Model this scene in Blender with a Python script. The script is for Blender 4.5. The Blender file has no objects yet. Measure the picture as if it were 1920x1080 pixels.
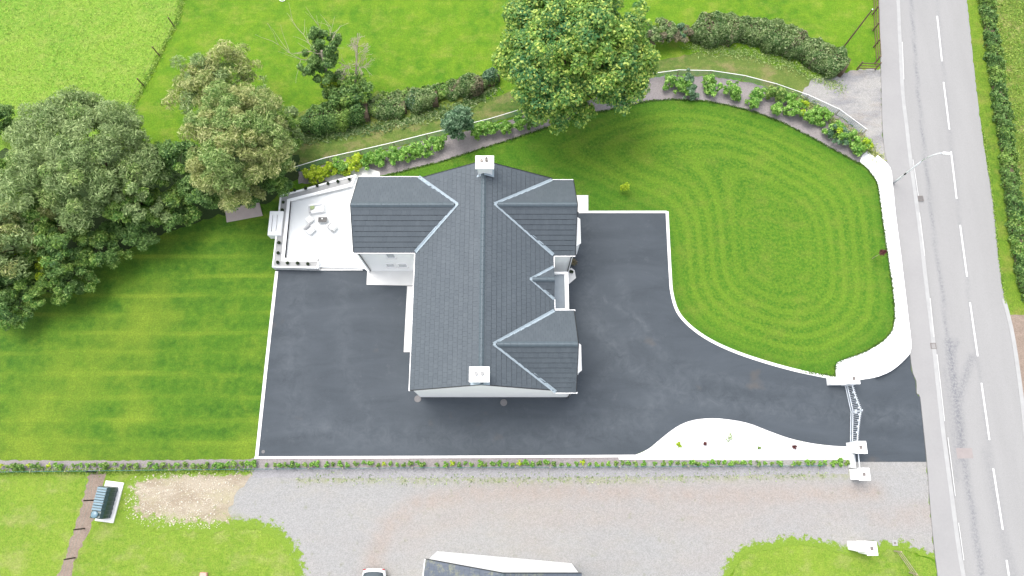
import bpy, math, random
import numpy as np
from mathutils import Vector, Matrix
from mathutils.geometry import delaunay_2d_cdt
C = bpy.context.scene
COL = C.collection
PI = math.pi
# ---------------------------------------------------------------- camera, sky, sun, exposure
CF = 1262.0; CT = math.radians(15.9); CH = 53.0
cc, cs = math.cos(CT), math.sin(CT)
cam = bpy.data.cameras.new('camera'); camo = bpy.data.objects.new('camera', cam); COL.objects.link(camo)
camo.location = (0, 0, CH); camo.rotation_euler = (CT, 0, 0)
cam.sensor_width = 36; cam.lens = CF / 1920 * 36; cam.clip_start = 0.5; cam.clip_end = 4000
C.camera = camo
C.render.engine = 'CYCLES'
C.render.resolution_x = 1024; C.render.resolution_y = 576
SUN_EL, SUN_AZ = math.radians(66), math.radians(-40)      # azimuth measured clockwise from +y
w = bpy.data.worlds.new("World"); C.world = w; w.use_nodes = True
nt = w.node_tree; nt.nodes.clear()
sky = nt.nodes.new('ShaderNodeTexSky'); sky.sky_type = 'NISHITA'; sky.sun_disc = False
sky.sun_elevation = SUN_EL; sky.sun_rotation = SUN_AZ; sky.air_density = 1.0; sky.dust_density = 4.0; sky.ozone_density = 1.0
hs = nt.nodes.new('ShaderNodeHueSaturation'); hs.inputs['Saturation'].default_value = 0.38
bg = nt.nodes.new('ShaderNodeBackground'); bg.inputs[1].default_value = 0.15
wo = nt.nodes.new('ShaderNodeOutputWorld')
nt.links.new(sky.outputs[0], hs.inputs['Color']); nt.links.new(hs.outputs[0], bg.inputs[0]); nt.links.new(bg.outputs[0], wo.inputs[0])
sl = bpy.data.lights.new('sun', 'SUN'); sl.energy = 0.62; sl.angle = math.radians(40); sl.color = (1, 0.965, 0.91)
so = bpy.data.objects.new('sun', sl); COL.objects.link(so); so.location = (0, 0, 60)
sd = Vector((math.sin(SUN_AZ) * math.cos(SUN_EL), math.cos(SUN_AZ) * math.cos(SUN_EL), math.sin(SUN_EL)))
so.rotation_euler = sd.to_track_quat('Z', 'Y').to_euler()
C.view_settings.view_transform = 'Standard'; C.view_settings.look = 'None'
C.view_settings.gamma = 1; C.view_settings.use_curve_mapping = False
C.view_settings.exposure = 1.35

# ---------------------------------------------------------------- surveying: photo pixel at height z -> place in the world
def P(px, py, z=0.0):
    dx = (px - 960) / CF; dy = -(py - 540) / CF
    wy = dy * cc + cs; wz = dy * cs - cc
    t = (z - CH) / wz
    return (dx * t, wy * t, z)
def P2(px, py, z=0.0): return P(px, py, z)[:2]
def Q(p):
    x, y, z = p; z -= CH
    yc = y * cc + z * cs; zc = -y * cs + z * cc
    return 960 + CF * x / -zc, 540 - CF * yc / -zc
def ppm(y, z=0.0): return CF / ((CH - z) * cc + y * cs)
def pl(pts, z=0.0): return [P2(a, b, z) for a, b in pts]

# ---------------------------------------------------------------- materials
class NT:
    def __init__(s, name):
        m = bpy.data.materials.new(name); m.use_nodes = True
        s.m = m; s.t = m.node_tree; s.b = s.t.nodes['Principled BSDF']
        s._pos = None
    def n(s, typ): return s.t.nodes.new(typ)
    def L(s, a, b): s.t.links.new(a, b)
    def pos(s):
        if s._pos is None: s._pos = s.n('ShaderNodeNewGeometry').outputs['Position']
        return s._pos
    def obj(s): return s.n('ShaderNodeTexCoord').outputs['Object']
    def mapv(s, v, scale=(1, 1, 1), rot=0, loc=(0, 0, 0)):
        k = s.n('ShaderNodeMapping'); s.L(v, k.inputs[0]); k.inputs['Scale'].default_value = scale
        k.inputs['Rotation'].default_value = (0, 0, rot); k.inputs['Location'].default_value = loc
        return k.outputs[0]
    def noise(s, sc, v=None, det=3, rough=0.55, dist=0.0):
        k = s.n('ShaderNodeTexNoise'); k.inputs['Scale'].default_value = sc; k.inputs['Detail'].default_value = det
        k.inputs['Roughness'].default_value = rough; k.inputs['Distortion'].default_value = dist
        s.L(v if v is not None else s.pos(), k.inputs['Vector']); return k.outputs['Fac']
    def voro(s, sc, v=None, out='Distance', rnd=1.0):
        k = s.n('ShaderNodeTexVoronoi'); k.inputs['Scale'].default_value = sc; k.inputs['Randomness'].default_value = rnd
        s.L(v if v is not None else s.pos(), k.inputs['Vector']); return k.outputs[out]
    def ramp(s, f, stops):
        k = s.n('ShaderNodeValToRGB'); s.L(f, k.inputs[0]); e = k.color_ramp.elements
        while len(e) < len(stops): e.new(0.5)
        for i, (p, c) in enumerate(stops):
            e[i].position = p; e[i].color = (c, c, c, 1) if isinstance(c, (int, float)) else (*c, 1)
        return k.outputs[0]
    def put(s, v, sock):
        if hasattr(v, 'links') or isinstance(v, bpy.types.NodeSocket): s.L(v, sock)
        elif isinstance(v, (tuple, list)): sock.default_value = (*v, 1) if len(v) == 3 else v
        else: sock.default_value = v
    def mix(s, f, a, b, mode='MIX'):
        k = s.n('ShaderNodeMix'); k.data_type = 'RGBA'; k.blend_type = mode
        s.put(f, k.inputs[0]); s.put(a, k.inputs[6]); s.put(b, k.inputs[7]); return k.outputs[2]
    def math(s, op, a, b=0.0, c=None):
        k = s.n('ShaderNodeMath'); k.operation = op; s.put(a, k.inputs[0]); s.put(b, k.inputs[1])
        if c is not None: s.put(c, k.inputs[2])
        return k.outputs[0]
    def attr(s, name):
        k = s.n('ShaderNodeAttribute'); k.attribute_name = name; return k.outputs['Fac']
    def xyz(s, v):
        k = s.n('ShaderNodeSeparateXYZ'); s.L(v, k.inputs[0]); return k.outputs
    def bump(s, h, strength=0.5, dist=0.03):
        k = s.n('ShaderNodeBump'); k.inputs['Strength'].default_value = strength; k.inputs['Distance'].default_value = dist
        s.L(h, k.inputs['Height']); s.L(k.outputs[0], s.b.inputs['Normal'])
    def fin(s, col, rough=0.8, spec=0.3, metal=0.0):
        s.put(col, s.b.inputs['Base Color']); s.put(rough, s.b.inputs['Roughness'])
        s.b.inputs['Specular IOR Level'].default_value = spec; s.b.inputs['Metallic'].default_value = metal
        return s.m

def grass_mat(name, dark, mid, light, dry, stripes=None, dryamt=0.6, clump=1.6):
    s = NT(name)
    big = s.noise(0.13, det=4, rough=0.6)
    med = s.noise(clump, det=5, rough=0.65)
    fine = s.noise(14, det=3, rough=0.7)
    c = s.mix(s.ramp(big, [(0.36, 0.0), (0.64, 1.0)]), dark, mid)
    c = s.mix(s.ramp(med, [(0.38, 0.0), (0.70, 0.85)]), c, light)
    if stripes == 'loop':
        d = s.attr('edge')
        wob = s.math('MULTIPLY', s.noise(0.10, det=1), 1.0)
        ph = s.math('MULTIPLY', s.math('ADD', d, wob), 2 * PI / 0.96)
        sn = s.math('SINE', ph)
        amp = s.ramp(s.noise(0.22, det=2), [(0.25, 0.5), (0.52, 1.0)])
        k = s.math('MULTIPLY', s.ramp(s.math('MULTIPLY_ADD', sn, 0.5, 0.5), [(0.25, 0.0), (0.85, 1.0)]), s.math('MULTIPLY', amp, s.ramp(s.math('MULTIPLY', d, 0.1), [(0.55, 1.0), (0.85, 0.25)])))
        c = s.mix(s.math('MULTIPLY', k, 0.48), c, light)
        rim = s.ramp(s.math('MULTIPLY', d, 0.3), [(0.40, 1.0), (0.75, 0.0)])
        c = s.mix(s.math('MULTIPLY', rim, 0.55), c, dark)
    if stripes == 'rows':
        y = s.xyz(s.pos())[1]
        wob = s.math('MULTIPLY', s.noise(0.07, s.mapv(s.pos(), (0.5, 2.2, 1)), det=2), 1.6)
        ph = s.math('MULTIPLY', s.math('ADD', y, wob), 2 * PI / 1.66)
        sn = s.math('MULTIPLY_ADD', s.math('SINE', ph), 0.5, 0.5)
        line = s.ramp(sn, [(0.80, 0.0), (0.97, 1.0)])
        amp = s.ramp(s.noise(0.35, s.mapv(s.pos(), (0.4, 1.3, 1)), det=3), [(0.42, 0.0), (0.66, 1.0)])
        c = s.mix(s.math('MULTIPLY', s.math('MULTIPLY', line, amp), 0.6), c, dry)
        c = s.mix(s.math('MULTIPLY', s.ramp(sn, [(0.2, 0.0), (0.7, 1.0)]), 0.25), c, light)
        c = s.mix(s.math('MULTIPLY', s.ramp(s.noise(0.16, s.mapv(s.pos(), loc=(3, 9, 0)), det=3), [(0.5, 0.0), (0.7, 1.0)]), 0.55), c, dry)
    if stripes == 'rows': c = s.mix(s.math('MULTIPLY', s.attr('dry'), s.ramp(s.noise(0.5, det=5, rough=0.7), [(0.3, 0.2), (0.6, 0.9)])), c, dry)
    pat = s.noise(0.45, s.mapv(s.pos(), (1, 1.5, 1), loc=(11, 3, 0)), det=5, rough=0.7)
    c = s.mix(s.math('MULTIPLY', s.ramp(pat, [(0.5, 0.0), (0.72, 1.0)]), dryamt), c, dry)
    vor = s.voro(9.0)
    f2 = s.math('MULTIPLY_ADD', fine, 1.5, 0.25)
    f3 = s.math('MULTIPLY', f2, s.math('MULTIPLY_ADD', vor, 0.5, 0.78))
    k = s.n('ShaderNodeCombineColor')
    for i in range(3): s.L(f3, k.inputs[i])
    c = s.mix(0.75, c, s.mix(1.0, c, k.outputs[0], 'MULTIPLY'))
    h = s.math('ADD', fine, s.math('MULTIPLY', med, 1.5))
    s.bump(h, 0.9, 0.09)
    return s.fin(c, 0.75, 0.15)

def leaf_mat(name, c1, c2, c3, scale=0.8, sub=0.0):
    s = NT(name)
    rnd = s.n('ShaderNodeNewGeometry').outputs['Random Per Island']
    big = s.noise(scale, det=3, rough=0.6)
    c = s.mix(s.ramp(big, [(0.36, 0.0), (0.62, 1.0)]), c1, c2)
    c = s.mix(s.ramp(rnd, [(0.55, 0.0), (0.95, 0.8)]), c, c3)
    v = s.math('MULTIPLY_ADD', rnd, 0.7, 0.62)
    k = s.n('ShaderNodeCombineColor')
    for i in range(3): s.L(v, k.inputs[i])
    c = s.mix(1.0, c, k.outputs[0], 'MULTIPLY')
    m = s.fin(c, 0.5, 0.35)
    tr = s.n('ShaderNodeBsdfTranslucent'); s.L(c, tr.inputs[0])
    mx = s.n('ShaderNodeMixShader'); mx.inputs[0].default_value = 0.40
    s.L(s.b.outputs[0], mx.inputs[1]); s.L(tr.outputs[0], mx.inputs[2])
    s.L(mx.outputs[0], s.t.nodes['Material Output'].inputs[0])
    return m

def plain(name, col, rough=0.6, spec=0.3, metal=0.0, var=0.15, sc=3.0, bump=0.0, bsc=30):
    s = NT(name)
    a = tuple(x * (1 - var) for x in col); b = tuple(min(1, x * (1 + var * 0.6)) for x in col)
    c = s.mix(s.noise(sc, det=4), a, b)
    if bump: s.bump(s.noise(bsc, det=3), bump, 0.02)
    return s.fin(c, rough, spec, metal)

M = {}
M['field'] = grass_mat('mown_field_grass', (0.062, 0.165, 0.008), (0.105, 0.215, 0.010), (0.150, 0.248, 0.014), (0.235, 0.262, 0.045), dryamt=0.6, clump=1.0)
M['meadow'] = grass_mat('rough_meadow_grass', (0.11, 0.25, 0.022), (0.17, 0.295, 0.03), (0.235, 0.33, 0.05), (0.30, 0.32, 0.09), dryamt=0.45, clump=3.2)
M['lane'] = grass_mat('lane_grass', (0.055, 0.125, 0.02), (0.10, 0.155, 0.03), (0.15, 0.19, 0.045), (0.25, 0.20, 0.10), dryamt=0.85)
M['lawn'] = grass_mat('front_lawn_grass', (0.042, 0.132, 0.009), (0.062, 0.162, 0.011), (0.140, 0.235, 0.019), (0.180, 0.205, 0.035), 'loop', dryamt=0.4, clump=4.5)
M['rear'] = grass_mat('rear_lawn_grass', (0.030, 0.102, 0.009), (0.052, 0.136, 0.010), (0.096, 0.185, 0.014), (0.195, 0.262, 0.025), 'rows', dryamt=0.3)
M['south'] = grass_mat('south_lawn_grass', (0.115, 0.215, 0.020), (0.165, 0.26, 0.026), (0.21, 0.285, 0.04), (0.29, 0.285, 0.11), dryamt=0.6, clump=2.5)
M['verge'] = grass_mat('verge_grass', (0.07, 0.15, 0.014), (0.12, 0.21, 0.018), (0.16, 0.235, 0.025), (0.24, 0.21, 0.06), dryamt=0.55)
M['rough'] = grass_mat('rough_bank_grass', (0.07, 0.14, 0.02), (0.13, 0.20, 0.03), (0.22, 0.27, 0.05), (0.30, 0.27, 0.11), dryamt=0.8, clump=3.5)

def tarmac_mat():
    s = NT('driveway_tarmac')
    st = s.noise(0.5, s.mapv(s.pos(), (0.3, 1.0, 1), rot=0.12), det=7, rough=0.65, dist=0.6)
    st2 = s.noise(0.5, s.mapv(s.pos(), (1.5, 0.3, 1)), det=5, rough=0.65)
    c = s.mix(s.ramp(st, [(0.35, 0.0), (0.72, 1.0)]), (0.034, 0.043, 0.053), (0.053, 0.065, 0.079))
    c = s.mix(s.math('MULTIPLY', s.ramp(st2, [(0.5, 0.0), (0.85, 1.0)]), 0.35), c, (0.056, 0.069, 0.082))
    dust = s.ramp(s.noise(0.9, s.mapv(s.pos(), loc=(5, 1, 0)), det=8, rough=0.8), [(0.58, 0.0), (0.70, 1.0)])
    c = s.mix(s.math('MULTIPLY', dust, 0.35), c, (0.11, 0.12, 0.128))
    sc_ = s.math('MULTIPLY', s.attr('scuff'), s.ramp(s.noise(1.1, det=8, rough=0.78, dist=0.8), [(0.40, 0.0), (0.72, 1.0)]))
    c = s.mix(sc_, c, (0.098, 0.112, 0.126))
    gr = s.noise(45, det=2)
    c = s.mix(s.ramp(gr, [(0.3, 0.0), (0.75, 0.5)]), c, (0.07, 0.080, 0.088))
    brown = s.ramp(s.noise(0.3, s.mapv(s.pos(), loc=(20, 14, 0)), det=3), [(0.66, 0.0), (0.78, 0.5)])
    c = s.mix(brown, c, (0.10, 0.085, 0.07))
    s.bump(gr, 0.35, 0.01)
    return s.fin(c, s.math('MULTIPLY_ADD', st, -0.3, 0.95), 0.35)
M['tarmac'] = tarmac_mat()

def gravel_mat(name, base, pink, tan, green=None, patch=0.6, psc=0.12, track=False):
    s = NT(name)
    p1 = s.noise(psc, s.mapv(s.pos(), (0.7, 1.8, 1)), det=5, rough=0.6)
    p2 = s.noise(0.4, s.mapv(s.pos(), (0.6, 1.3, 1), loc=(7, 2, 0)), det=7, rough=0.7)
    c = s.mix(s.math('MULTIPLY', s.ramp(p1, [(0.46, 0.0), (0.60, 1.0)]), patch), base, pink)
    c = s.mix(s.math('MULTIPLY', s.ramp(p2, [(0.5, 0.0), (0.70, 1.0)]), patch * 0.8), c, tan)
    if track:
        c = s.mix(s.math('MULTIPLY', s.attr('track'), s.ramp(s.noise(0.8, det=6, rough=0.75), [(0.3, 0.25), (0.65, 1.0)])), c, (0.275, 0.235, 0.208))
        c = s.mix(s.math('MULTIPLY', s.attr('weeds'), s.ramp(s.noise(1.6, s.mapv(s.pos(), loc=(3, 3, 0)), det=6, rough=0.75), [(0.42, 0.0), (0.62, 0.8)])), c, (0.21, 0.23, 0.10))
        c = s.mix(s.ramp(s.math('ADD', s.attr('grass'), s.math('MULTIPLY_ADD', s.noise(2.2, det=8, rough=0.75), 2.6, -1.35)), [(0.42, 0.0), (0.60, 1.0)]), c, (0.145, 0.228, 0.026))
    if green:
        p3 = s.noise(1.2, s.mapv(s.pos(), loc=(1, 8, 0)), det=6, rough=0.75)
        c = s.mix(s.math('MULTIPLY', s.ramp(p3, [(0.60, 0.0), (0.72, 1.0)]), 0.6), c, green)
    v = s.voro(16.0, out='Color'); vx = s.xyz(v)[0]
    v2 = s.noise(30, det=2, rough=0.6)
    f = s.math('MULTIPLY', s.math('MULTIPLY_ADD', vx, 0.26, 0.87), s.math('MULTIPLY_ADD', v2, 0.7, 0.65))
    k = s.n('ShaderNodeCombineColor')
    for i in range(3): s.L(f, k.inputs[i])
    c = s.mix(1.0, c, k.outputs[0], 'MULTIPLY')
    s.bump(s.math('ADD', s.voro(16.0), v2), 0.5, 0.03)
    return s.fin(c, 0.9, 0.2)
M['yard'] = gravel_mat('yard_gravel', (0.262, 0.260, 0.254), (0.272, 0.255, 0.240), (0.285, 0.270, 0.238), (0.17, 0.18, 0.11), track=True)
M['bed'] = gravel_mat('border_gravel', (0.245, 0.222, 0.222), (0.225, 0.20, 0.195), (0.20, 0.182, 0.165), patch=0.5)
M['path'] = gravel_mat('grey_path_gravel', (0.262, 0.258, 0.266), (0.255, 0.248, 0.248), (0.23, 0.22, 0.205), (0.22, 0.23, 0.15), patch=0.4)
M['dirt'] = gravel_mat('stony_dirt', (0.33, 0.285, 0.22), (0.26, 0.215, 0.16), (0.29, 0.27, 0.16), (0.18, 0.22, 0.07), patch=0.9, psc=0.5, track=True)
M['apron'] = gravel_mat('lane_apron_gravel', (0.285, 0.278, 0.265), (0.19, 0.19, 0.20), (0.26, 0.228, 0.195), (0.26, 0.23, 0.17), patch=0.8, psc=0.4)
M['soil'] = gravel_mat('bare_soil', (0.23, 0.18, 0.145), (0.20, 0.155, 0.125), (0.27, 0.215, 0.175), (0.13, 0.15, 0.06), patch=0.7, psc=0.6)
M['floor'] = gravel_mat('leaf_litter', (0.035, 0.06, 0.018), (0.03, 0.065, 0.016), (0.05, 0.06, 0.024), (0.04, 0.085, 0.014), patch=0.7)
M['pebble'] = gravel_mat('white_pebble', (0.72, 0.72, 0.71), (0.66, 0.65, 0.63), (0.68, 0.68, 0.66), patch=0.5)

def road_mat():
    s = NT('road_asphalt')
    st = s.attr('stain'); wr = s.noise(6, det=5, rough=0.75); lg = s.noise(0.4, s.mapv(s.pos(), (1.6, 0.25, 1)), det=5)
    c = s.mix(lg, (0.225, 0.223, 0.220), (0.282, 0.279, 0.274))
    k = s.math('MULTIPLY', st, s.ramp(wr, [(0.40, 0.08), (0.60, 1.0)]))
    c = s.mix(k, c, (0.125, 0.13, 0.145))
    gr = s.noise(28, det=2)
    f = s.math('MULTIPLY_ADD', gr, 0.5, 0.75)
    kk = s.n('ShaderNodeCombineColor')
    for i in range(3): s.L(f, kk.inputs[i])
    c = s.mix(1.0, c, kk.outputs[0], 'MULTIPLY')
    sp = s.ramp(s.noise(1.7, s.mapv(s.pos(), loc=(4, 4, 0)), det=7, rough=0.8), [(0.62, 0.0), (0.72, 0.5)])
    c = s.mix(s.math('MULTIPLY', sp, 0.6), c, (0.17, 0.17, 0.18))
    s.bump(gr, 0.3, 0.01)
    return s.fin(c, 0.85, 0.3)
M['road'] = road_mat()
M['patch'] = plain('road_patch_asphalt', (0.27, 0.24, 0.232), 0.85, var=0.2, sc=3, bump=0.2)
def pave_mat():
    s = NT('pavement_concrete')
    a = s.noise(0.35, det=5, rough=0.65); b = s.noise(7, det=4, rough=0.7)
    c = s.mix(a, (0.205, 0.202, 0.205), (0.278, 0.274, 0.267))
    c = s.mix(s.math('MULTIPLY', b, 0.5), c, (0.32, 0.315, 0.31))
    g = s.noise(40, det=2); s.bump(g, 0.25, 0.01)
    return s.fin(c, 0.85, 0.25)
M['pave'] = pave_mat()
M['kerb'] = plain('pale_kerb_concrete', (0.335, 0.335, 0.33), 0.85, var=0.2, sc=1.5, bump=0.2)
M['edging'] = plain('white_edging_concrete', (0.76, 0.75, 0.73), 0.8, var=0.12, sc=0.8, bump=0.15)
M['white'] = plain('white_render', (0.88, 0.88, 0.87), 0.8, var=0.05, sc=0.7, bump=0.12, bsc=12)
M['whitepath'] = plain('white_path_concrete', (0.66, 0.655, 0.635), 0.85, var=0.16, sc=0.9, bump=0.15)
M['terrace'] = plain('terrace_paving', (0.70, 0.715, 0.71), 0.7, var=0.16, sc=0.45)
M['line'] = plain('road_paint', (0.62, 0.62, 0.61), 0.6, var=0.25, sc=9)
M['upvc'] = plain('white_upvc', (0.80, 0.80, 0.80), 0.35, 0.5, var=0.03)
M['black'] = plain('black_plastic', (0.012, 0.012, 0.014), 0.4, 0.5)
M['lead'] = plain('flat_roof_lead', (0.20, 0.235, 0.265), 0.5, 0.4, var=0.25, sc=1.2)
M['valley'] = plain('valley_lining', (0.30, 0.36, 0.40), 0.45, 0.4, var=0.2, sc=2.5)
M['glass'] = plain('window_glass', (0.05, 0.065, 0.075), 0.08, 0.6)
M['paleglass'] = plain('pale_window_glass', (0.50, 0.52, 0.53), 0.15, 0.6)
M['timber'] = plain('weathered_timber', (0.17, 0.125, 0.075), 0.85, var=0.35, sc=6)
M['paletimber'] = plain('pale_timber', (0.36, 0.31, 0.21), 0.85, var=0.25, sc=6)
M['darktimber'] = plain('dark_timber', (0.045, 0.035, 0.025), 0.85, var=0.3, sc=6)
M['bark'] = plain('bark', (0.10, 0.075, 0.05), 0.9, var=0.35, sc=5, bump=0.5, bsc=12)
M['palebark'] = plain('bleached_bark', (0.42, 0.37, 0.28), 0.9, var=0.25, sc=5)
M['steel'] = plain('galvanised_steel', (0.62, 0.64, 0.65), 0.4, 0.5, 0.4)
M['gate'] = plain('pale_gate_paint', (0.66, 0.70, 0.74), 0.4, 0.5)
M['mesh'] = plain('green_netting', (0.03, 0.16, 0.15), 0.7)
M['clay'] = plain('clay_pot', (0.30, 0.27, 0.24), 0.8)
M['pink'] = plain('salmon_paint', (0.60, 0.33, 0.27), 0.7)
M['slab'] = plain('pinkish_slab', (0.44, 0.37, 0.345), 0.85, var=0.15, sc=2, bump=0.2)
M['tank'] = plain('green_tank_plastic', (0.022, 0.052, 0.052), 0.33, 0.5, var=0.2)
M['tanktop'] = plain('tank_lid_plastic', (0.13, 0.215, 0.26), 0.3, 0.55, var=0.15)
M['carwhite'] = plain('car_paint', (0.78, 0.78, 0.79), 0.2, 0.6, var=0.01)
M['rubber'] = plain('rubber', (0.015, 0.015, 0.015), 0.8)
M['redlamp'] = plain('red_lens', (0.30, 0.01, 0.01), 0.2, 0.6)
M['grate'] = plain('iron_grate', (0.17, 0.15, 0.14), 0.6, 0.4, var=0.25, sc=8)
M['cover'] = plain('manhole_cover', (0.16, 0.155, 0.155), 0.7, 0.3, var=0.25, sc=8)
M['stone'] = plain('pale_stone', (0.62, 0.57, 0.47), 0.85, var=0.3, sc=2)
M['fabric'] = plain('white_fabric', (0.78, 0.78, 0.77), 0.9, var=0.04)
M['greyfabric'] = plain('grey_weave', (0.42, 0.42, 0.42), 0.9, var=0.1)
M['greencushion'] = plain('pale_green_cushion', (0.33, 0.40, 0.20), 0.9, var=0.1)
def tile_mat():
    s = NT('slate_grey_tile')
    oi = s.n('ShaderNodeObjectInfo').outputs['Random']
    ri = s.n('ShaderNodeNewGeometry').outputs['Random Per Island']
    r = s.math('FRACT', s.math('ADD', oi, ri))
    c = s.mix(r, (0.064, 0.078, 0.091), (0.072, 0.087, 0.100))
    st = s.noise(0.6, s.mapv(s.pos(), (2.5, 0.6, 1)), det=6, rough=0.7)
    c = s.mix(s.math('MULTIPLY', s.ramp(st, [(0.5, 0.0), (0.75, 1.0)]), 0.4), c, (0.100, 0.117, 0.132))
    sp = s.ramp(s.noise(18, det=2), [(0.55, 0.0), (0.8, 0.35)])
    c = s.mix(sp, c, (0.105, 0.12, 0.13))
    return s.fin(c, 0.62, 0.4)
M['tile'] = tile_mat()
def oldtile_mat():
    s = NT('lichen_slate')
    c = s.mix(s.noise(3, det=4), (0.075, 0.09, 0.115), (0.115, 0.13, 0.16))
    li = s.ramp(s.noise(1.3, det=6, rough=0.75), [(0.52, 0.0), (0.68, 0.75)])
    return s.fin(s.mix(li, c, (0.27, 0.27, 0.15)), 0.7, 0.3)
M['oldtile'] = oldtile_mat()
M['lip_shade'] = plain('tile_nose_shade', (0.010, 0.012, 0.015), 0.8)  # dark cut edge, taken near-black to paint the step shade between tile courses
M['underlay'] = plain('roof_underlay', (0.05, 0.058, 0.068), 0.8)
M['ridge'] = plain('ridge_tile_grey', (0.074, 0.098, 0.114), 0.55, 0.4, var=0.2, sc=5)
M['lf_big'] = leaf_mat('maple_leaf', (0.067, 0.230, 0.076), (0.190, 0.353, 0.050), (0.538, 0.594, 0.134), 0.45)
M['lf_willow'] = leaf_mat('willow_leaf', (0.19, 0.295, 0.095), (0.275, 0.375, 0.140), (0.42, 0.50, 0.23), 0.5)
M['lf_tan'] = leaf_mat('tan_willow_leaf', (0.25, 0.345, 0.09), (0.39, 0.43, 0.145), (0.56, 0.54, 0.27), 0.4)
M['lf_dark'] = leaf_mat('dark_leaf', (0.072, 0.180, 0.041), (0.132, 0.252, 0.054), (0.264, 0.384, 0.120), 0.7)
M['lf_mid'] = leaf_mat('mid_leaf', (0.108, 0.259, 0.043), (0.205, 0.346, 0.059), (0.367, 0.464, 0.130), 0.7)
M['lf_olive'] = leaf_mat('olive_willow_leaf', (0.168, 0.297, 0.067), (0.269, 0.386, 0.112), (0.470, 0.538, 0.224), 0.5)
M['lf_ylw'] = leaf_mat('yellow_leaf', (0.25, 0.42, 0.015), (0.38, 0.52, 0.02), (0.55, 0.60, 0.06), 1.2)
M['lf_laurel'] = leaf_mat('laurel_leaf', (0.10, 0.29, 0.035), (0.20, 0.42, 0.05), (0.42, 0.58, 0.17), 1.4)
M['lf_hedge'] = leaf_mat('hedge_leaf', (0.088, 0.195, 0.047), (0.177, 0.277, 0.083), (0.378, 0.425, 0.212), 0.9)
M['lf_brown'] = leaf_mat('brown_hedge_leaf', (0.140, 0.164, 0.076), (0.240, 0.202, 0.127), (0.354, 0.292, 0.202), 0.9)
M['lf_blue'] = leaf_mat('bluish_leaf', (0.062, 0.155, 0.072), (0.110, 0.225, 0.10), (0.27, 0.38, 0.24), 1.0)
M['lf_red'] = leaf_mat('red_leaf', (0.09, 0.02, 0.025), (0.13, 0.035, 0.035), (0.19, 0.06, 0.05), 2.0)
M['lf_box'] = leaf_mat('box_leaf', (0.018, 0.035, 0.014), (0.03, 0.05, 0.02), (0.05, 0.08, 0.03), 4.0)
M['tuft'] = leaf_mat('grass_blade', (0.17, 0.35, 0.03), (0.25, 0.40, 0.05), (0.36, 0.44, 0.10), 0.6)
M['tuftdark'] = leaf_mat('dark_grass_blade', (0.04, 0.11, 0.01), (0.06, 0.14, 0.012), (0.10, 0.17, 0.02), 0.6)

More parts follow.
